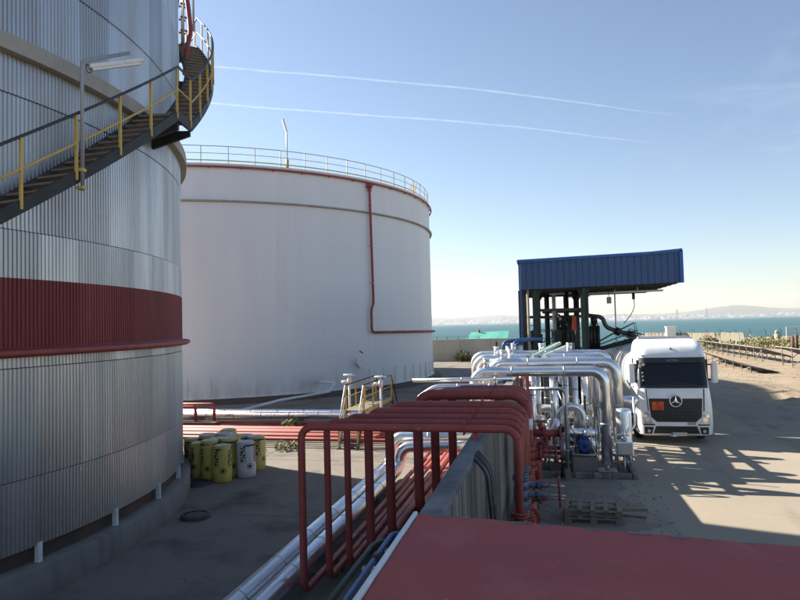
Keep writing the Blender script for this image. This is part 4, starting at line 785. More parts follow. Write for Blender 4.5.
for x, y, lb in ((-7.88, 25.0, 'white valve stem with T handle on the far side of the step-over stair'), (-6.30, 24.0, 'white valve stem with T handle between step-over stair and red pipes')):
    t = thing('valve_stem', lb, 'valve', (x, y, 0)); b = MB(); b.cyl((x, y, .0), (x, y, 2.36), .045); b.build('stem', M['whitepaint'], t)
    b = MB(); b.cyl((x-.24, y, 2.40), (x+.24, y, 2.40), .035); b.cyl((x, y-.24, 2.40), (x, y+.24, 2.40), .035); b.build('handle', M['whitepaint'], t)
    b = MB(); b.cyl((x-.06, y, 2.12), (x-.32, y, 2.12), .06); b.cyl((x, y, 2.0), (x, y, 2.25), .09); b.build('gearbox', M['whitepaint'], t)
    b = MB(); b.cyl((x, y, 0), (x, y, .7), .12, .07); b.build('body', M['whitepaint'], t)
# short red U-bend of pipe next to the clad tank
b = MB(); b.pipe([(-15.4, 26.0, .3), (-15.4, 26.0, .95), (-17.2, 26.0, .95), (-17.2, 26.0, .3)], .07, .15); b.pipe([(-14.6, 26.2, .3), (-14.6, 26.2, 1.05), (-18, 26.2, 1.05)], .07, .15); tag(b.build('pipe_support_frame', M['redsun']), 'red pipe frame standing over the silver pipes by the clad tank', 'pipe frame')
# third long red pipe under the silver ones
b = MB(); b.pipe([(-2.6, 26.2, .26), (-40, 26.2, .26)], .07, .2); o = tag(b.build('ground_pipe', M['redsun']), 'single red ground pipe running right beside the long silver pipes', 'pipe'); feet(o, [(x, 26.2, .2) for x in (-5, -10, -15, -20)], .1)
b = MB(); b.box(-17.6, -14.2, 25.55, 26.0, .0, .34); tag(b.build('pipe_sleeper', M['darkring'], bev=.03), 'dark timber sleeper lying under the ground pipes', 'sleeper')
for x in (-6, -11, -16, -21):
    b = MB(); b.box(x-.12, x+.12, 26.5, 27.6, 0, .36); tag(b.build('pipe_sleeper', M['ring'], bev=.02), 'low concrete sleeper under the long silver pipes, '+{-6: 'right of the step-over stair', -11: 'by the weed on the red pipes', -16: 'by the dark timber sleeper', -21: 'behind the clad tank'}[x], 'sleeper', 'concrete sleepers under the silver pipes')
def leaves(b, c, rad, h, n, sz, rr, up=.6):
    for _ in range(n):
        a = rr.uniform(0, 6.283); q = math.sqrt(rr.random())*rad; p = Vector((c[0]+q*math.cos(a), c[1]+q*math.sin(a), c[2]+h*rr.random()**1.2*(1-.5*q/rad)))
        d = Vector((rr.gauss(0, 1), rr.gauss(0, 1), rr.gauss(up, .6))).normalized(); x, y = frame_of(d); L = sz*rr.uniform(.6, 1.4); w_ = L*rr.uniform(.16, .34)
        b.add([p, p+d*L*.5+x*w_, p+d*L, p+d*L*.5-x*w_], [(0, 1, 2, 3)]); b.col.append(rr.random())
def weed(name, lb, x, y, rad, h, n, sz, seed, mm='weed'):
    rr = random.Random(seed); t = thing(name, lb, 'plant', (x, y, 0)); b = MB(); b.col = []; leaves(b, (x, y, .03), rad, h, n, sz, rr); b.build('foliage', M[mm], t)
    b = MB()
    for k in range(5): a = k*1.26; b.cyl((x, y, 0), (x+rad*.5*math.cos(a), y+rad*.5*math.sin(a), h*.8), .012, .004, n=5)
    b.build('stems', M['weed'], t)
weed('weed_tuft', 'small green weed growing between the red ground pipes', -10.7, 25.6, .4, .55, 240, .2, 1)
weed('weed_tuft', 'low dark weed at the edge of the red ground pipes', -9.3, 21.7, .45, .3, 160, .15, 2)
weed('weed_tuft', 'dry weed near the rolls at the foot of the red ground pipes', -10.6, 21.5, .5, .22, 140, .15, 3)
weed('wall_bush', 'green bush at the foot of the far concrete wall', -9.6, 74.4, .9, 1.3, 420, .35, 4)
for k, (y, s) in enumerate(((17.2, -2.05), (20.3, -2.7), (19.1, -2.3), (15.8, -2.4))): weed('weed_tuft', ['yellow green weed among the low red pipes by the wall', 'weed where the low red pipes pass the silver pipe', 'weed between low red pipes behind the overhead legs', 'tiny weed under the overhead red pipes'][k], s, y, .22, .42, 90, .13, 10+k)
# ------------------------------------------------------------------ far concrete wall and green roofed shed
t = thing('far_wall', 'long pale concrete wall between the yard and the sea', 'wall', (-12, 75.6, 0))
xs = [-62, -56, -50, -44, -38, -32, -26, -20.2, -14.6, -9.9, -5.7, -1.1]
for i in range(len(xs)-1):
    b = MB(); b.box(xs[i]+.02, xs[i+1]-.02, 75.3, 75.6, 0, 1.68); b.build('wall_panel', M['concrete2'], t)
    b = MB(); b.box(xs[i]+.01, xs[i+1]-.01, 75.33, 75.6, 1.685, 2.58); b.build('upper_panel', M['concrete2'], t)
b = MB(); b.box(-5.78, -5.64, 75.2, 75.29, 0, 2.2); b.build('rain_pipe', M['blackiron'], t)
for k in range(14): b = MB(); b.cyl((-24+k*1.25, 75.5, 2.58), (-24+k*1.25, 75.5, 2.95), .03, n=6); b.build('wire_post', M['blackiron'], t)
b = MB()
for z in (2.75, 2.92): b.cyl((-24, 75.5, z), (-7.75, 75.5, z), .012, n=5)
b.build('fence_wire', M['blackiron'], t)
t = thing('green_roofed_shed', 'shed with a bright turquoise green sheet roof behind the far wall', 'shed', (-7.2, 81, 0))
b = MB(); b.box(-9.4, -4.9, 79.8, 82.6, 0, 2.45); b.build('wall', M['concrete2'], t)
for k in range(6):
    x0, x1, y0_, y1_ = -9.75+k*.85, -9.75+(k+1)*.85, -9.35+k*.79, -9.35+(k+1)*.79; h = lambda q: 2.40+.025*math.sin(q*2.1); g = lambda q: 3.27+.015*q+.02*math.sin(q*1.7); b = MB()
    b.add([(x0, 79.4, h(k)), (x1, 79.4, h(k+1)), (y1_, 81.4, g(k+1)), (y0_, 81.4, g(k)), (x0, 79.4, h(k)-.06), (x1, 79.4, h(k+1)-.06), (y1_, 81.4, g(k+1)-.06), (y0_, 81.4, g(k)-.06)], [(0, 1, 2, 3), (7, 6, 5, 4), (0, 4, 5, 1), (2, 6, 7, 3)]+([(1, 5, 6, 2)] if k == 5 else [])+([(3, 7, 4, 0)] if k == 0 else [])); b.build('roof_sheet', M['greenroof'], t)
b = MB(); b.add([(-9.4, 81.38, 3.2), (-4.7, 81.38, 3.3), (-4.9, 82.8, 2.45), (-9.4, 82.8, 2.45)], [(0, 1, 2, 3)]); b.build('rear_slope', M['greenroof'], t)
b = MB(); b.cyl((-8.3, 81.3, 3.2), (-8.3, 81.3, 3.62), .12); b.build('vent', M['stub'], t)
# blue pipe arches with white filter drums
for k, (x, lb) in enumerate(((-1.86, 'blue pipe arch over a white drum, the one away from the canopy'), (-1.42, 'blue pipe arch over a white drum right beside the canopy'))):
    t = thing('blue_pipe_arch', lb, 'pipe', (x, 28.6, 0)); b = MB(); b.pipe([(x, 28.4, .0), (x, 28.4, 3.52), (x+.75, 29.0, 3.6), (-.2, 29.2, 3.6)], .075, .22); b.build('arch', M['bluepipe'], t)
    b = MB(); b.cyl((x+.24, 28.6, 1.6), (x+.24, 28.6, 3.36), .15, n=22); b.cyl((x+.24, 28.6, 0), (x+.24, 28.6, 1.6), .07); b.build('drum', M['whitepaint'], t)
    b = MB(); b.cyl((x+.24, 28.6, 3.36), (x+.24, 28.6, 3.42), .17, n=22); b.cyl((x+.24, 28.6, 3.42), (x+.24, 28.6, 3.56), .03); b.build('drum_cap', M['bluepipe'], t)
# sloping trays with green edges up to the loading platform
for k, (x0, z0, x1, z1) in enumerate(((-.58, 3.24, .42, 3.42), (-.22, 3.26, .80, 3.30))):
    a, c = Vector((x0, 20.5, z0)), Vector((x1, 28.2, z1)); t = thing('sloping_tray', ['white sloping pipe tray with green edge, higher of the two', 'white sloping pipe tray with green edge, lower of the two'][k], 'pipe tray', (x0, 20.5, z0))
    u = Vector((.11, 0, 0)); b = MB(); b.tube([a+u, c+u], .075, 14); b.build('pipe', M['whitepaint'], t)
    b = MB(); b.bar(a-Vector((.04, 0, .02)), c-Vector((.04, 0, .02)), .05, .16); b.build('edge', M['greenedge'], t)
# ------------------------------------------------------------------ loading canopy
CX0, CX1, CY0, CY1, CZ0 = -1.13, 5.82, 30.0, 40.2, 5.86
ctop = lambda x: 7.24+.016*(x-CX0)+(.06*max(0, (x-4.6)/1.2) if x > 4.6 else 0)
t = cn = thing('loading_canopy', 'truck loading canopy with deep blue ribbed fascia on green posts', 'canopy', (2.3, 34, 0))
n = 25
for side in range(4):
    L0, L1 = ((CX0, CX1), (CY0, CY1), (CX0, CX1), (CY0, CY1))[side]; k_ = n if side % 2 == 0 else 30
    for i in range(k_):
        a0, a1 = L0+(L1-L0)*i/k_, L0+(L1-L0)*(i+1)/k_; g = (a1-a0)
        prof = [(a0, 0), (a0+.03, 0), (a0+.045, .045), (a0+.075, .045), (a0+.09, 0), (a1, 0)]
        b = MB(); vs = []
        for a, h in prof:
            if side == 0: x, y = a, CY0-h
            elif side == 1: x, y = CX1+h, a
            elif side == 2: x, y = a, CY1+h
            else: x, y = CX0-h, a
            xx = max(CX0, min(CX1, x)); vs += [(x, y, CZ0+.012*(xx-CX0)), (x, y, ctop(xx)-.1)]
        b.add(vs, [(2*j, 2*j+2, 2*j+3, 2*j+1) for j in range(len(prof)-1)]); b.build('fascia_panel', M['bluefascia'], cn)
b = MB()
pts = [(CX0-.07, ctop(CX0)), (4.6, ctop(4.6)), (CX1+.07, ctop(CX1))]
for (xa, za), (xb, zb) in zip(pts[:-1], pts[1:]): b.bar((xa, CY0-.03, za-.06), (xb, CY0-.03, zb-.06), .16, .13)
b.bar((CX1+.02, CY0-.02, ctop(CX1)-.06), (CX1+.02, CY1, ctop(CX1)-.06), .16, .13); b.bar((CX0-.02, CY0, ctop(CX0)-.06), (CX0-.02, CY1, ctop(CX0)-.06), .16, .13); b.bar((CX0, CY1+.02, ctop(CX0)-.06), (CX1, CY1+.02, ctop(CX1)-.06), .16, .13); b.build('top_trim', M['bluetrim'], cn)
b = MB(); b.bar((CX1+.03, CY0-.04, CZ0+.06), (CX1+.03, CY0-.04, ctop(CX1)-.08), .14, .14); b.build('corner_trim', M['bluetrim'], cn)
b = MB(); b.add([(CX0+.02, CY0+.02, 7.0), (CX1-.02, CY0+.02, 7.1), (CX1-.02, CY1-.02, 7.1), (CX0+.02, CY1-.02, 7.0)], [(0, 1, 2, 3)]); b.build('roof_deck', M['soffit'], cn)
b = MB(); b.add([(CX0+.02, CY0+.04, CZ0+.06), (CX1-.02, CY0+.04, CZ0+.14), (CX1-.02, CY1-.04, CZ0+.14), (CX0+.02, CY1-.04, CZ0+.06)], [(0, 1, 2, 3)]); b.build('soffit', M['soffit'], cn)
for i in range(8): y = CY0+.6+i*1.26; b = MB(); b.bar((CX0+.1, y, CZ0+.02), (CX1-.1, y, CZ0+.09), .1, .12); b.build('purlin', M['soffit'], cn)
for x in (-.45, 1.72):
    for y in (30.55, 38.0):
        b = MB(); b.bar((x, y, 0), (x, y, CZ0), .05, .26, (1, 0, 0)); b.bar((x-.13, y, 0), (x-.13, y, CZ0), .26, .03, (1, 0, 0)); b.bar((x+.13, y, 0), (x+.13, y, CZ0), .26, .03, (1, 0, 0)); po = b.build('post', M['darkgreen'], cn)
        b = MB(); b.prism([(x-.13, CZ0-.32), (x-.32, CZ0-.02), (x+.32, CZ0-.02), (x+.13, CZ0-.32)], 'y', y-.06, y+.06); b.build('haunch', M['darkgreen'], po)
    b = MB(); b.bar((x, 30.3, CZ0-.12), (x, 38.3, CZ0-.12), .16, .26); b.build('main_beam', M['darkgreen'], cn)
b = MB(); b.bar((CX0+.03, CY0+.05, 0), (CX0+.03, CY0+.05, CZ0+.05), .10, .10); b.build('corner_post', M['bluefascia'], cn)
b = MB(); b.cyl((CX0+.34, CY0+.12, .3), (CX0+.34, CY0+.12, CZ0), .06); b.build('rain_pipe', M['fencewood'], cn)
b = MB(); b.bar((CX0+.14, CY0+.6, 0), (CX0+.14, CY0+.6, CZ0), .08, .5, (1, 0, 0)); b.build('side_panel', M['blackiron'], cn)
for k, (x0, x1, y, z) in enumerate(((3.2, 5.5, 32.6, CZ0-.16), (2.0, 3.4, 34.5, CZ0-.10), (1.2, 2.4, 36.8, CZ0-.14), (.2, 1.3, 33.6, CZ0-.1))):
    t = thing('canopy_lamp', ['long white strip lamp under the canopy edge above the truck', 'white strip lamp under the canopy between post and truck', 'white strip lamp at the back under the canopy', 'white strip lamp under the canopy over the platform'][k], 'lamp', (x0, y, z))
    b = MB(); b.bar((x0, y, z), (x1, y, z+.02), .22, .09); b.build('housing', M['plate'], t, bev=.02)
    b = MB(); b.bar(((x0+x1)/2, y, z), ((x0+x1)/2, y, CZ0+.1), .05, .05); b.build('hanger', M['steel'], t)
t = thing('hanging_lantern', 'small lantern hanging from the canopy beside its steel pole', 'lamp', (3.05, 33.0, 5.2)); b = MB(); b.cyl((3.05, 33, 5.5), (3.05, 33, 5.95), .015); b.build('cord', M['blackiron'], t)
b = MB(); b.box(2.95, 3.16, 32.9, 33.1, 5.18, 5.5); b.build('body', M['greyrail'], t, bev=.02)
b = MB(); b.cyl((3.33, 33.0, 0), (3.33, 33.0, 5.95), .035); tag(b.build('earthing_pole', M['plate']), 'thin pale pole standing beside the tanker under the canopy', 'pole')
b = MB(); b.tube(rounded([(4.2, 33.0, 5.9), (4.2, 33.0, 5.4), (4.25, 33.0, 5.0), (4.0, 33, 4.5), (3.7, 33, 4.2)], .3), .02, 6); b.cyl((4.2, 33, 5.35), (4.2, 33, 5.65), .07); tag(b.build('pull_cord', M['blackiron']), 'black cord with a grip dangling from the canopy over the tanker', 'cord')
# platform
t = thing('loading_platform', 'dark steel loading platform with railing under the canopy', 'platform', (.8, 34, 0))
for k in range(13): b = MB(); b.box(-.75+k*.245, -.75+k*.245+.235, 31.0, 37.6, 2.86, 2.90); b.build('deck_plank', M['tread'], t)
for x in (-.7, 2.35):
    for y in (31.1, 34.3, 37.5): b = MB(); b.bar((x, y, 0), (x, y, 2.86), .12, .12); b.build('post', M['blackiron'], t)
for z in (3.42, 3.92):
    b = MB(); b.tube([(-.72, 37.5, z), (-.72, 31.05, z), (1.2, 31.05, z)], .022, 6); b.tube([(-.72, 37.55, z), (2.4, 37.55, z), (2.4, 35.2, z)], .022, 6); b.build('rail', M['blackiron'], t)
for x, y in ((-.72, 31.05), (-.72, 33.2), (-.72, 35.4), (-.72, 37.5), (.3, 31.05), (1.2, 31.05), (.3, 37.55), (1.3, 37.55), (2.4, 37.55), (2.4, 35.2)): b = MB(); b.bar((x, y, 2.9), (x, y, 3.94), .045, .045); b.build('rail_post', M['blackiron'], t)
for k in range(6): b = MB(); b.bar((-.6+k*.3, 36.2, 2.9), (-.6+k*.3+.25, 36.2, 3.45), .03, .03); b.build('brace', M['blackiron'], t)
# fold-down gangway reaching to the tanker
t = thing('gangway', 'black fold-down gangway with handrails reaching from platform to tanker', 'gangway', (2.5, 33.4, 2.9))
a, c = Vector((2.45, 33.3, 2.92)), Vector((4.3, 33.0, 3.42))
for dy in (-.35, .35):
    d = Vector((0, dy, 0)); b = MB(); b.bar(a+d, c+d, .05, .18); b.build('side_beam', M['blackiron'], t)
    b = MB(); b.tube([a+d+Vector((0, 0, .35)), a+d+Vector((.9, 0, .85)), c+d+Vector((-.1, 0, .8)), c+d+Vector((0, 0, .1))], .022, 6); b.tube([a+d+Vector((0, 0, .2)), c+d+Vector((0, 0, .42))], .018, 6); b.build('handrail', M['blackiron'], t)
for k in range(8): q = a.lerp(c, (k+.5)/8); b = MB(); b.box(q.x-.09, q.x+.09, q.y-.34, q.y+.34, q.z-.02, q.z+.02); b.build('tread', M['blackiron'], t)
# loading arms: standpost, swivels, spring cylinder, boom, drop
def arm(x, y, lb, boom, mt='greyiron'):
    t = thing('fuel_loader', lb, 'fuel loader', (x, y, 2.9))
    b = MB(); b.cyl((x, y, 2.9), (x, y, 4.35), .11, n=16); flange(b, (x, y, 3.3), (0, 0, 1), .19); flange(b, (x, y, 4.0), (0, 0, 1), .18); b.cyl((x, y, 4.3), (x, y, 4.55), .16, n=16); b.build('standpost', M['blackiron'], t)
    for dx in (-.17, .17): b = MB(); b.cyl((x+dx, y-.1, 2.95), (x+dx, y-.1, 4.1), .085, n=14); b.cyl((x+dx, y-.1, 4.1), (x+dx*.5, y-.05, 4.4), .03); b.build('spring_cylinder', M['blackiron'], t)
    b = MB(); b.cyl((x-.05, y, 3.75), (x-.55, y, 3.75), .03); wheel(b, (x-.5, y, 3.75), (1, 0, 0), .16, .02); b.build('handwheel', M['blackiron'], t)
    if boom:
        q = rounded(boom, .22); b = MB(); b.tube(q, .105, 14); bo = b.build('boom', M[mt], t)
        for p, d in ((Vector(boom[-3]), Vector((1, 0, -.4))), (Vector(boom[-2]), Vector((1, 0, -.35)))): b = MB(); b.cyl(p-d.normalized()*.14, p+d.normalized()*.14, .19, n=16); b.build('swivel_joint', M['blackiron'], bo)
        e = Vector(boom[-1]); b = MB(); b.cyl(e+Vector((0, 0, .12)), e+Vector((.05, 0, -.5)), .15, .20, n=16); b.cyl(e, e+Vector((.35, 0, -.12)), .10); b.build('loading_valve', M['blackiron'], bo)
        b = MB(); p = Vector(boom[-2])+Vector((0, 0, .12)); b.tube([p+Vector((.16*math.cos(k*.4), -.05, .16*math.sin(k*.4))) for k in range(14)], .02, 6); b.bar(p+Vector((-.5, -.05, .1)), p+Vector((.6, -.05, -.12)), .06, .06); b.build('hose_loop', M['blackiron'], bo)
    return t
arm(2.28, 32.6, 'dark loading arm whose grey boom reaches over the tanker', [(2.0, 32.9, 4.62), (2.72, 32.9, 4.52), (2.84, 32.9, 4.02), (3.4, 32.95, 3.80), (4.0, 33.0, 3.62), (4.55, 33.0, 3.35)])
arm(.80, 32.8, 'folded black loading arm with pale cap at the middle of the platform', [(.8, 32.8, 4.5), (.6, 33.2, 4.6), (.55, 34.6, 4.6), (.6, 35.6, 4.3), (.6, 35.8, 3.4)], 'blackiron')
arm(1.25, 35.6, 'black loading arm at the back of the platform', None)
for k, (x, y) in enumerate(((.42, 33.9), (1.05, 33.2), (1.45, 32.2), (.1, 36.0), (-.85, 31.8), (-.9, 33.4))):
    b = MB(); b.cyl((x, y, 0), (x, y, CZ0+.05), (.10, .09, .13, .1, .07, .09)[k]); tag(b.build('feed_pipe', M['blackiron'] if k not in (0,) else M['whitepaint']), ['pale vertical feed pipe behind the folded loading arm', 'black feed pipe next to the folded loading arm', 'thick black feed pipe beside the green canopy post', 'black feed pipe at the back of the platform', 'black feed pipe by the corner of the canopy', 'second black feed pipe along the canopy side'][k], 'pipe')
b = MB(); b.box(1.22, 1.42, 31.9, 32.0, 3.9, 4.6); tag(b.build('orange_sign', M['orange2']), 'narrow orange red board on a black feed pipe under the canopy', 'sign')
b = MB(); b.box(.86, 1.26, 31.2, 31.26, 2.95, 3.35); tag(b.build('meter_cabinet', M['plate'], bev=.02), 'small white cabinet standing on the loading platform', 'cabinet')
b = MB(); b.bar((-.3, 34, 4.6), (2.2, 34, 4.6), .1, .14); b.bar((1.9, 33, 4.62), (1.9, 36, 4.62), .1, .1); b.bar((-.4, 32, 4.55), (-.4, 37, 4.55), .1, .1); b.bar((-.3, 34, 4.6), (-.3, 34, 5.8), .08, .08); b.bar((2.1, 34, 4.6), (2.1, 34, 5.8), .08, .08); tag(b.build('pipe_gantry', M['darkgreen']), 'dark green steel gantry frame inside the loading canopy', 'gantry')

# denser framework between the posts: cross frames, a caged ladder and switch cabinets
t = thing('access_ladder', 'black steel ladder with side rails up to the loading platform', 'ladder', (-.55, 31.6, 0))
for x in (-.78, -.32): b = MB(); b.bar((x, 30.9, 0), (x, 30.9, 4.4), .06, .05); b.build('rail', M['blackiron'], t)
for k in range(14): b = MB(); b.cyl((-.78, 30.9, .3+k*.3), (-.32, 30.9, .3+k*.3), .018, n=6); b.build('rung', M['blackiron'], t)
for k, (x0, y0, z0, x1, y1, z1) in enumerate(((-.95, 31.2, 3.4, -.45, 31.2, 3.4), (-.95, 31.2, 4.6, -.2, 31.2, 4.6), (-.45, 30.6, 4.9, 1.72, 30.6, 4.9), (.0, 35.0, 3.0, .0, 35.0, 5.8), (1.0, 35.4, 2.9, 1.0, 35.4, 5.8), (-.2, 37.8, 4.9, 2.2, 37.8, 4.9), (1.9, 31.6, 2.9, 1.9, 31.6, 4.7))):
    b = MB(); b.bar((x0, y0, z0), (x1, y1, z1), .11, .13); b.build('frame_member', M['darkgreen'] if k % 2 else M['blackiron'], cn)
for k, (x, y, z0, z1, w_) in enumerate(((.55, 32.4, 2.9, 3.9, .36), (1.35, 33.4, 2.9, 4.1, .3), (-.35, 33.0, 2.9, 3.7, .3), (2.05, 34.2, 2.9, 3.8, .34))):
    b = MB(); b.box(x-w_/2, x+w_/2, y, y+.3, z0, z1); b.box(x-w_/2-.02, x+w_/2+.02, y-.02, y+.32, z1+.002, z1+.04); tag(b.build('meter_set', M['blackiron'], bev=.015), ['black metering unit in front of the folded loading arm', 'tall black metering unit beside the orange board', 'black metering unit next to the platform railing', 'black metering unit behind the green canopy post'][k], 'meter')
# ------------------------------------------------------------------ truck
TX, T0 = 4.28, 23.85
tk = thing('truck', 'white heavy truck cab with black grille and orange hazard plate', 'truck', (TX, T0+2, 0))
SEC = [(.28, .12, 1.17), (.34, .03, 1.22), (.62, .0, 1.235), (1.0, .0, 1.24), (1.35, .025, 1.225), (1.70, .055, 1.195), (1.96, .10, 1.165), (2.40, .22, 1.15), (2.82, .345, 1.14), (2.98, .39, 1.135), (3.15, .46, 1.125), (3.34, .60, 1.10), (3.48, .82, 1.06), (3.57, 1.05, 1.0), (3.62, 1.35, .9)]
def sec(z):
    for (z0, q0, h0), (z1, q1, h1) in zip(SEC[:-1], SEC[1:]):
        if z <= z1: f = (z-z0)/(z1-z0); return q0+(q1-q0)*f, h0+(h1-h0)*f
    return SEC[-1][1:]
def front(x, z, off=0):
    q, hw = sec(z); rc = .26; ax = min(abs(x), hw); y = q+.05*(ax/hw)**2
    if ax > hw-rc: y += rc-math.sqrt(max(0, rc*rc-(ax-(hw-rc))**2))
    return Vector((TX+x, T0+y-off, z))
def loft(zs, back, cap=True):
    b = MB(); vs = []; XS = [math.sin(k*math.pi/2/12) for k in range(-12, 13)]; n = len(XS)+2
    for z in zs:
        q, hw = sec(z)
        for u in XS: vs.append(front(u*hw, z))
        bk = back if z < 3.3 else back
        vs.append(Vector((TX+hw, T0+bk, z))); vs.append(Vector((TX-hw, T0+bk, z)))
    fs = []
    for i in range(len(zs)-1): fs += [(i*n+j, i*n+(j+1) % n, (i+1)*n+(j+1) % n, (i+1)*n+j) for j in range(n)]
    b.add(vs, fs, True)
    if cap: k = (len(zs)-1)*n; b.f += [tuple(k+j for j in range(n)), tuple(n-1-j for j in range(n))]; b.sm += [False, False]
    return b
def sharp(o):
    md = o.modifiers.new('split', 'EDGE_SPLIT'); md.split_angle = R_(38); return o
sharp(loft([.28, .34, .5, .62, .8, 1.0], .85).build('bumper', M['truckwhite'], tk))
cab = sharp(loft([1.005, 1.2, 1.35, 1.5, 1.7, 1.85, 1.96, 2.1, 2.4, 2.7, 2.82, 2.98, 3.08, 3.15, 3.25, 3.34, 3.41, 3.48, 3.53, 3.57, 3.6, 3.62], 2.3).build('cab', M['truckwhite'], tk))
def patch(name, m, parent, z0, z1, xl, xr, off=.012, nx=16, nz=8):
    b = MB(); vs = []
    for j in range(nz+1):
        z = z0+(z1-z0)*j/nz; f = j/nz; a = xl(f) if callable(xl) else xl; c = xr(f) if callable(xr) else xr
        for i in range(nx+1): vs.append(front(a+(c-a)*i/nx, z, off))
    m_ = nx+1; fs = [(j*m_+i, j*m_+i+1, (j+1)*m_+i+1, (j+1)*m_+i) for j in range(nz) for i in range(nx)]
    k = len(vs); b.add(vs, fs, True)
    # skirt back into the body so that the panel has real thickness
    rim = [i for i in range(m_)]+[j*m_+nx for j in range(1, nz+1)]+[nz*m_+i for i in range(nx-1, -1, -1)]+[j*m_ for j in range(nz-1, 0, -1)]
    b.add([vs[i] for i in rim]+[vs[i]+Vector((0, off+.03, 0)) for i in rim], [(i, len(rim)+i, len(rim)+(i+1) % len(rim), (i+1) % len(rim)) for i in range(len(rim))])
    return b.build(name, m, parent)
patch('windscreen_surround', M['blackplastic'], cab, 1.93, 2.86, lambda f: -1.11+.02*f, lambda f: 1.11-.02*f, .008, 30)
patch('windscreen', M['glass'], cab, 2.03, 2.82, lambda f: -1.05+.02*f, lambda f: 1.05-.02*f, .016, 30)
patch('sun_visor', M['blackplastic'], cab, 2.80, 2.985, -1.10, 1.10, .07, 30, 4)
gh = lambda f: .64+.17*min(1, f/.22)+.06*f
patch('grille', M['blackplastic'], tk, .78, 1.58, lambda f: -gh(f), gh, .02, 16, 14)
for k in range(6):
    z = .89+k*.115; w_ = gh((z-.78)/.8)-.02; b = MB(); b.tube([front(-w_+2*w_*i/12, z, .035) for i in range(13)], .016, 6); b.build('grille_slat', M['blackpaint'], tk)
patch('grille_frame', M['truckwhite'], tk, 1.582, 1.66, -.86, .86, .016, 16, 3)
patch('lower_intake', M['blackplastic'], tk, .37, .63, lambda f: -.76+.10*f, lambda f: .76-.10*f, .014, 16, 4)
b = MB(); b.tube([front(-.66+1.32*i/12, .51, .025) for i in range(13)], .014, 6); b.build('intake_bar', M['blackpaint'], tk)
for sg in (-1, 1):
    o = patch('headlight', M['lens'], tk, .70, 1.10, (lambda f: -1.12-.02*f) if sg < 0 else (lambda f: .76+.14*f), (lambda f: -.76-.14*f) if sg < 0 else (lambda f: 1.12+.02*f), .014, 8)
    for dx, dz, r in ((.93, .84, .085), (1.01, .98, .06)):
        p = front(sg*dx, dz, .02); b = MB(); b.cyl(p, p+Vector((0, -.012, 0)), r, n=18); b.build('reflector', M['chrome'], o)
    patch('headlight_trim', M['blackplastic'], tk, .655, .70, -1.08 if sg < 0 else .70, -.70 if sg < 0 else 1.08, .014, 8, 2)
    patch('fog_lamp_recess', M['blackplastic'], tk, .36, .60, (lambda f: -1.04) if sg < 0 else (lambda f: .80-.06*f), (lambda f: -.80+.06*f) if sg < 0 else (lambda f: 1.04), .012, 8, 3)
    p = front(sg*.9, .46, .01); b = MB(); b.cyl(p, p+Vector((0, -.02, 0)), .055, n=16); b.build('fog_lamp', M['lens'], tk)
    # wind deflector at the corner and its dark slot
    patch('corner_deflector', M['truckwhite'], cab, 1.12, 1.92, (lambda f: -1.19+.05*f) if sg < 0 else (lambda f: .92+.04*f), (lambda f: -.92-.04*f) if sg < 0 else (lambda f: 1.19-.05*f), .03, 8)
    patch('deflector_slot', M['blackplastic'], cab, 1.15, 1.90, (lambda f: -.915-.04*f) if sg < 0 else (lambda f: .885+.04*f), (lambda f: -.885-.04*f) if sg < 0 else (lambda f: .915+.04*f), .008, 2)
    # mirrors
    mx = TX+sg*1.37; b = MB(); b.box(mx-.10, mx+.10, T0+.30, T0+.52, 2.08, 2.80); mr = b.build('mirror', M['truckwhite'], cab, bev=.05)
    for z in (2.2, 2.72): b = MB(); b.bar((TX+sg*1.15, T0+.55, z), (mx, T0+.45, z), .05, .05); b.build('mirror_arm', M['blackplastic'], cab)
    # door, side window, step, wheels
    X = TX+sg*1.17
    b = MB(); b.box(min(X, X+sg*.012), max(X, X+sg*.012), T0+.62, T0+1.62, 2.05, 2.75); b.build('side_window', M['glass'], cab)
    
    for yy in (.5, 1.68): b = MB(); b.box(min(X-sg*.1, X+sg*.012), max(X-sg*.1, X+sg*.012), T0+yy, T0+yy+.015, 1.95, 2.9); b.build('door_seam', M['blackplastic'], cab)
    b = MB(); b.bar((X+sg*.02, T0+1.45, 1.85), (X+sg*.02, T0+1.62, 1.85), .03, .05); b.build('door_handle', M['blackplastic'], cab)
    for z in (.45, .78): b = MB(); b.box(TX+sg*1.22-.16, TX+sg*1.22+.01 if sg > 0 else TX+sg*1.22+.16, T0+.86, T0+1.0, z, z+.04); b.build('step', M['blackplastic'], tk)
    b = MB(); b.lathe([(.60, -.34), (.64, -.32), (.64, .0), (.60, .0)], (0, 0), 20, 0, 180); b.v = [(TX+sg*(1.24+q), T0+1.45+x, .52+y) for x, y, q in b.v]; b.build('wheel_arch', M['blackplastic'], tk)
    for wy, dual in ((T0+1.45, 0), (T0+5.1, 1)):
        for dd in ((0, .34) if dual else (0,)):
            xo = TX+sg*(1.20-dd); xi = xo-sg*.30
            b = MB(); b.lathe([(.30, .0), (.46, -.01), (.51, .04), (.515, .26), (.46, .31), (.30, .30)], (0, 0), 32); b.v = [(xo-sg*q, wy+x, .52+y) for x, y, q in b.v]; ty = b.build('wheel', M['rubber'], tk)
            b = MB(); b.lathe([(.02, .06), (.12, .05), (.14, .12), (.28, .10), (.30, .02)], (0, 0), 24); b.v = [(xo-sg*q, wy+x, .52+y) for x, y, q in b.v]; b.build('rim', M['steel'], ty)
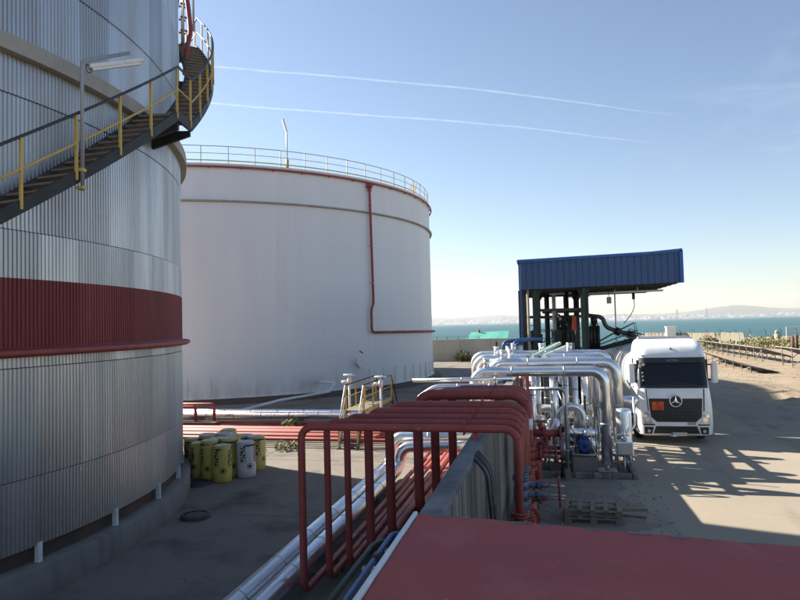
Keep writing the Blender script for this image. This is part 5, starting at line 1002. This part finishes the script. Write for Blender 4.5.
# roof lamps bar, roof mark, wipers, emblem
b = MB(); b.box(TX-.95, TX+.95, T0+1.55, T0+1.75, 3.615, 3.66); b.box(TX-.9, TX+.9, T0+2.0, T0+2.25, 3.615, 3.70); b.build('roof_spoiler', M['greyrail'], tk, bev=.02)
b = MB(); p = front(0, 3.27, .012); q = [p+Vector((dx, 0, dz)) for dx, dz in ((0, .08), (.025, .0), (.06, -.03), (.02, -.035), (0, -.07), (-.02, -.035), (-.06, -.03), (-.025, 0))]; b.add(q+[k+Vector((0, .05, 0)) for k in q], [tuple(range(8))]+[(i, 8+i, 8+(i+1) % 8, (i+1) % 8) for i in range(8)]); b.build('roof_mark', M['blackplastic'], cab)
for x in (-.95, .95): b = MB(); p = front(x, 3.06, .0); b.box(p.x-.06, p.x+.06, p.y-.03, p.y+.04, p.z-.02, p.z+.02); b.build('marker_lamp', M['lens'], cab)
for x0, x1 in ((-.75, -.05), (.0, .7)): b = MB(); b.bar(front(x0, 2.10, .03), front(x1, 2.04, .03), .02, .02); b.bar(front(x1, 2.04, .03), front(x1, 1.95, .02), .03, .02); b.build('wiper', M['blackpaint'], cab)
b = MB(); b.cyl(front(0, 1.50, .018), front(0, 1.50, .045), .215, n=32); em = b.build('emblem_disc', M['blackplastic'], tk)
c_ = front(0, 1.50, .055); b = MB(); b.tube([c_+Vector((.195*math.cos(k*6.283/36), 0, .195*math.sin(k*6.283/36))) for k in range(36)], .019, 8, closed=True)
for k in range(3):
    a = math.pi/2+k*2.0944; e = c_+Vector((.19*math.cos(a), 0, .19*math.sin(a))); n_ = Vector((-math.sin(a), 0, math.cos(a)))
    b.add([c_+n_*.042, c_-n_*.042, e, c_+Vector((0, -.025, 0))], [(0, 3, 2), (3, 1, 2), (0, 2, 1)])
b.build('star_emblem', M['chrome'], em)
def text(s, size, m, name, parent, loc, rotx=math.pi/2, mirror=False):
    cu = bpy.data.curves.new(name, 'FONT'); cu.body = s; cu.size = size; cu.align_x = 'CENTER'; cu.align_y = 'CENTER'; cu.extrude = .002; cu.resolution_u = 3
    o = bpy.data.objects.new(name, cu); col.objects.link(o); bpy.context.view_layer.update()
    me = bpy.data.meshes.new_from_object(o.evaluated_get(bpy.context.evaluated_depsgraph_get())); bpy.data.objects.remove(o); me.materials.clear(); me.materials.append(m)
    q = bpy.data.objects.new(name, me); col.objects.link(q); q.parent = parent; q.location = Vector(loc)-BASE[parent.name]; q.rotation_euler = (rotx, 0, 0); return q
p = front(-.585, 1.34, .06); b = MB(); b.box(p.x-.205, p.x+.205, p.y-.012, p.y+.05, 1.18, 1.49); hp = b.build('hazard_plate', M['orange'], tk)
b = MB(); b.box(p.x-.205, p.x+.205, p.y-.016, p.y-.0125, 1.328, 1.342)
for z in (1.18, 1.478): b.box(p.x-.205, p.x+.205, p.y-.016, p.y-.0125, z, z+.012)
for x in (-.205, .193): b.box(p.x+x, p.x+x+.012, p.y-.016, p.y-.0125, 1.193, 1.327); b.box(p.x+x, p.x+x+.012, p.y-.016, p.y-.0125, 1.343, 1.477)
b.build('plate_border', M['blackplastic'], hp)
text('33', .135, M['blackplastic'], 'plate_number', hp, (p.x, p.y-.016, 1.41)); text('1203', .135, M['blackplastic'], 'plate_number', hp, (p.x, p.y-.016, 1.255))
p = front(.08, .36, .03); b = MB(); b.box(p.x-.26, p.x+.26, p.y-.01, p.y+.06, .305, .415); lp = b.build('number_plate', M['plate'], tk)
b = MB(); b.box(p.x-.26, p.x-.21, p.y-.014, p.y-.0105, .305, .415); b.build('blue_strip', M['plateblue'], lp)
b = MB(); b.box(p.x+.21, p.x+.26, p.y-.014, p.y-.0105, .305, .415); b.build('yellow_strip', M['plateyellow'], lp)
text('80-NL-70', .095, M['blackplastic'], 'plate_text', lp, (p.x, p.y-.013, .36))
p = front(0, 2.89, .073); text('ACTROS', .10, M['greyrail'], 'visor_lettering', tk, (p.x, p.y-.006, 2.885), math.pi/2-.25)
p = front(.52, .73, .02); b = MB(); b.box(p.x-.16, p.x+.10, p.y-.012, p.y+.05, .68, .78); b.build('bumper_plaque', M['greyrail'], tk)
p = front(-.96, 2.74, .02); b = MB(); b.cyl(p, p+Vector((0, -.008, 0)), .055, n=16); b.build('windscreen_sticker', M['plate'], cab)
for k in range(3): p = front(-1.01, 2.2+k*.13, .02); b = MB(); b.box(p.x-.03, p.x+.04, p.y-.006, p.y+.02, p.z-.035, p.z+.035); b.build('windscreen_sticker', M['plate'], cab)
b = MB(); b.box(TX-.45, TX+.45, T0+.9, T0+6.4, .55, .85); b.build('chassis', M['blackiron'], tk)
# ------------------------------------------------------------------ tanker trailer
tr = thing('tanker_trailer', 'ribbed pale tank trailer coupled behind the white truck cab', 'trailer', (TX, 33, 0))
def tsec(y, k=1.0, n=36):
    r = []
    for i in range(n):
        a = 6.283*i/n; c, s_ = math.cos(a), math.sin(a); e = .78
        r.append((TX+1.235*k*math.copysign(abs(c)**e, c), y, 2.2+1.0*k*math.copysign(abs(s_)**e, s_)))
    return r
prof = [(27.1, .55), (27.15, .8), (27.3, .93), (27.5, .985)]+[(27.7+i*.2, 1.0) for i in range(49)]+[(37.45, .985), (37.6, .93), (37.75, .8), (37.8, .5)]
b = MB(); vs = []; n = 36
for y, k in prof: vs += tsec(y, k)
b.add(vs, [(p*n+i, (p+1)*n+i, (p+1)*n+(i+1) % n, p*n+(i+1) % n) for p in range(len(prof)-1) for i in range(n)], True); b.f += [tuple(range(n)), tuple((len(prof)-1)*n+n-1-i for i in range(n))]; b.sm += [False]*2
b.build('tank_barrel', M['barrel'], tr)
for k in range(12):
    y = 27.9+k*.84; b = MB(); r0, r1 = tsec(y, 1.0), tsec(y+.09, 1.0); q = [(TX+(p[0]-TX)*1.025, p[1], 2.2+(p[2]-2.2)*1.03) for p in r0+r1]; vs = r0+q[:n]+q[n:]+r1
    b.add(vs, [(j*n+i, (j+1)*n+i, (j+1)*n+(i+1) % n, j*n+(i+1) % n) for j in range(3) for i in range(n)]); b.build('barrel_rib', M['barrel'], tr)
b = MB(); b.box(TX-.45, TX+.45, 28, 37.7, 1.0, 1.24); b.build('chassis', M['blackiron'], tr)
for k in range(4): y = 29+k*2.4; b = MB(); b.lathe([(.02, 3.34), (.26, 3.32), (.28, 3.19)], (TX, y), 20); b.build('manlid', M['steel'], tr)
b = MB(); b.tube([(TX-.55, 28, 3.2), (TX-.55, 28, 3.55), (TX-.55, 37, 3.55), (TX-.55, 37, 3.2)], .025, 6); b.build('top_rail', M['steel'], tr)
b = MB(); b.box(TX-1.0, TX+1.0, 26.4, 26.55, 1.0, 3.0); b.build('cab_rear_frame', M['blackiron'], tr)
for sg in (-1, 1):
    for wy in (34.0, 35.3, 36.6):
        b = MB(); xo = TX+sg*1.2; b.lathe([(.30, .0), (.46, -.01), (.51, .04), (.515, .30), (.46, .35), (.30, .34)], (0, 0), 28); b.v = [(xo-sg*q, wy+x, .52+y) for x, y, q in b.v]; ty = b.build('wheel', M['rubber'], tr)
        b = MB(); b.lathe([(.02, .06), (.12, .05), (.14, .12), (.28, .10), (.30, .02)], (0, 0), 20); b.v = [(xo-sg*q, wy+x, .52+y) for x, y, q in b.v]; b.build('rim', M['steel'], ty)
    b = MB(); b.box(TX+sg*1.15-.04, TX+sg*1.15+.04, 29, 33.2, .55, 1.1); b.build('side_guard', M['galv'], tr)
# ------------------------------------------------------------------ solar panel rows
def solar(lb, s0, s1, za0, za1, zl, t0, t1, step=1.02, edge=True):
    t = thing('solar_row', lb, 'solar panels', (s0, t0, 0)); n = int((t1-t0)/step)
    for i in range(n):
        y0, y1 = t0+i*step, t0+(i+1)*step-.02; f0 = za0+(za1-za0)*(y0-t0)/(t1-t0); f1 = za0+(za1-za0)*(y1-t0)/(t1-t0); dz = random.uniform(-.012, .012)
        for h in range(2):
            a, c = h/2, (h+1)/2-.01
            def pt(u, y, f, d): return (s0+(s1-s0)*u, y, f+(zl-f)*u+d+dz)
            vs = [pt(a, y0, f0, 0), pt(c, y0, f0, 0), pt(c, y1, f1, 0), pt(a, y1, f1, 0), pt(a, y0, f0, -.05), pt(c, y0, f0, -.05), pt(c, y1, f1, -.05), pt(a, y1, f1, -.05)]
            b = MB(); b.add(vs, [(7, 6, 5, 4), (0, 4, 5, 1), (1, 5, 6, 2), (2, 6, 7, 3), (3, 7, 4, 0)]); pn = b.build('panel', M['galv'] if h == 0 and edge else M['panelback'], t)
            q = Vector((0, 0, .003)); b = MB(); b.add([Vector(v)+q for v in vs[:4]], [(0, 1, 2, 3)]); b.build('glass', M['panel'], pn)
            q = Vector((0, 0, -.004)); b = MB(); b.add([Vector(v)+q for v in vs[4:]], [(3, 2, 1, 0)]); b.build('backsheet', M['panelback'], pn)
    k = 0; y = t0+.5
    while y < t1-.2:
        f = za0+(za1-za0)*(y-t0)/(t1-t0)
        for u in (.06, .72):
            x = s0+(s1-s0)*u; zt = f+(zl-f)*u-.06; b = MB(); b.bar((x, y, -.02), (x, y, zt), .07, .06); b.build('leg', M['solarleg'], t)
        b = MB(); b.bar((s0+(s1-s0)*.06, y, .15), (s0+(s1-s0)*.5, y, f+(zl-f)*.5-.1), .05, .05); b.build('brace', M['solarleg'], t)
        b = MB(); b.bar((s0+.02, y, f-.09), (s1-.02, y, zl-.09), .06, .06); b.build('rafter', M['solarleg'], t)
        y += 2.35; k += 1
    for u in (.2, .8): b = MB(); b.bar((s0+(s1-s0)*u, t0, za0+(zl-za0)*u-.075), (s0+(s1-s0)*u, t1, za1+(zl-za1)*u-.075), .05, .05); b.build('purlin', M['solarleg'], t)
    b = MB(); b.bar((s0+(s1-s0)*.06, t0+.5, za0*.85), (s0+(s1-s0)*.06, t0+2.85, .1), .05, .05); b.build('end_brace', M['solarleg'], t)
solar('long raised row of solar panels ending beside the scrub, farther row', 19.6, 22.4, 1.42, 1.45, .5, 66.2, 94)
solar('raised row of solar panels on tall legs, continuing nearer the road', 19.9, 22.8, 1.62, 1.68, .6, 43.0, 63.8)
solar('low dark row of solar panels close behind the truck', 15.2, 17.2, .52, 1.02, .10, 54.0, 70.5, edge=False)
# ------------------------------------------------------------------ fences, scrub and posts along the shore
t = thing('wire_fence', 'wire fence with bent topped posts along the shore scrub', 'fence', (30, 122, 0))
fp = [(23+i*2.15, 133-i*1.05) for i in range(20)]
for x, y in fp: b = MB(); b.tube([(x, y, 0), (x, y, 1.75), (x-.25, y-.2, 2.1), (x-.5, y-.35, 2.15)], .035, 6); b.build('post', M['blackiron'], t)
b = MB()
for z in (.4, .85, 1.3, 1.7):
    for a, c in zip(fp[:-1], fp[1:]): b.cyl((*a, z), (*c, z), .014, n=4)
b.build('wire', M['greyiron'], t)
t = thing('mesh_fence', 'pale framed wire mesh fence at the far side of the scrub', 'fence', (44, 121, 0))
for i in range(9):
    x, y = 39.5+i*2.4, 120+i*.2; b = MB(); b.bar((x, y, 0), (x, y, 2.45), .10, .10); b.build('post', M['plate'], t)
b = MB()
for z in (.3, .7, 1.1, 1.5, 1.9, 2.3): b.cyl((39.5, 120, z), (58.7, 121.6, z), .015, n=4)
for i in range(90): x = 39.5+i*.213; b.cyl((x, 120+i*.0178, .1), (x, 120+i*.0178, 2.4), .012, n=4)
b.build('mesh', M['greyiron'], t); b = MB(); b.bar((39.4, 120, 2.45), (58.7, 121.6, 2.45), .09, .09); b.build('top_rail', M['plate'], t)
t = thing('board_fence', 'weathered upright board fence in front of the sea', 'fence', (22, 110, 0)); rr = random.Random(8)
for i in range(48):
    q0, q1 = i/48, (i+.94)/48; xa, ya, xb, yb = 16.4+12.2*q0, 119-15*q0, 16.4+12.2*q1, 119-15*q1; b = MB(); b.bar((xa, ya, 1.0+rr.uniform(-.06, .07)), (xb, yb, 1.0+rr.uniform(-.06, .07)), .06, 2.1); b.build('board', M['fencewood'] if rr.random() < .78 else M['stub2'], t)
for z in (.5, 1.7): b = MB(); b.bar((16.5, 119.15, z), (28.7, 104.15, z), .08, .1); b.build('rail', M['fencewood'], t)
t = thing('white_cabin', 'small white cabin peeking over the board fence', 'cabin', (19.7, 113, 0))
b = MB(); b.box(19.3, 20.7, 112.4, 114, 0, 3.0); b.build('wall', M['plate'], t); b = MB(); b.box(19.2, 20.8, 112.3, 114.1, 3.003, 3.1); b.build('roof', M['plate'], t)
for i, (x, y, h) in enumerate(((31.0, 92, 1.75), (31.55, 92.3, 1.9), (32.1, 91.6, 1.7), (32.55, 91.9, 1.95), (33.3, 92.4, 1.8))):
    b = MB(); b.cyl((x, y, -.05), (x+random.uniform(-.08, .08), y, h), .22, .19, n=9); tag(b.build('timber_post', M['stub']), 'thick dark timber post standing in the shore scrub', 'post', 'timber posts in the scrub')
b = MB(); b.cyl((36.9, 116, 0), (36.8, 116, 1.5), .5, .45, n=9); b.cyl((36.8, 116, 1.5), (36.7, 116, 2.05), .45, .18, n=9); tag(b.build('stone_pillar', M['fencewood']), 'pale squat stone pillar at the end of the mesh fence', 'pillar')
rr = random.Random(31); b = MB(); b.col = []
for k in range(330):
    u = rr.random(); x = rr.uniform(20.5, 62); y = 93+(x-20)*.15+rr.uniform(0, 1)**1.2*(30 if x < 40 else 24)
    h = rr.uniform(.4, 1.25); leaves(b, (x, y, .0), rr.uniform(.6, 1.7), h, 46, .42, rr, .8)
tag(b.build('shore_scrub', M['leaf']), 'low dry green and straw coloured scrub along the shore', 'scrub', kind='stuff')
for i, (x, y) in enumerate(((24.4, 108), (26.3, 112), (36.2, 104), (29.8, 100), (39.5, 108))):
    weed('shore_bush', ['rounded green bush at the end of the board fence', 'green bush behind the board fence end', 'bush beside the timber posts', 'bush just beyond the far solar row', 'bush in front of the mesh fence'][i], x, y, rr.uniform(1.4, 2.3), rr.uniform(1.2, 1.9), 700, .4, 40+i, 'leaf')
b = MB()
for k in range(900):
    x, y = rr.uniform(11.6, 19.2), rr.uniform(24, 80); r = rr.uniform(.015, .06); h = r*rr.uniform(.5, 1)
    b.add([(x-r, y-r, -.01), (x+r, y-r*.6, -.01), (x+r*.7, y+r, -.01), (x-r*.6, y+r*.9, -.01), (x, y, h)], [(0, 1, 4), (1, 2, 4), (2, 3, 4), (3, 0, 4)])
tag(b.build('stones', M['cap']), 'scattered small stones on the sandy dirt', 'stones', kind='stuff')
b = MB()
for k in range(700):
    x, y = rr.uniform(-1.2, 2.6), rr.uniform(12, 18.5); r = rr.uniform(.012, .04); h = r*rr.uniform(.5, 1)
    b.add([(x-r, y-r, .0), (x+r, y-r*.6, .0), (x+r*.7, y+r, .0), (x-r*.6, y+r*.9, .0), (x, y, .004+h)], [(0, 1, 4), (1, 2, 4), (2, 3, 4), (3, 0, 4)])
tag(b.build('loose_gravel', M['cap']), 'loose gravel stones on the ground around the pallets', 'gravel', kind='stuff')
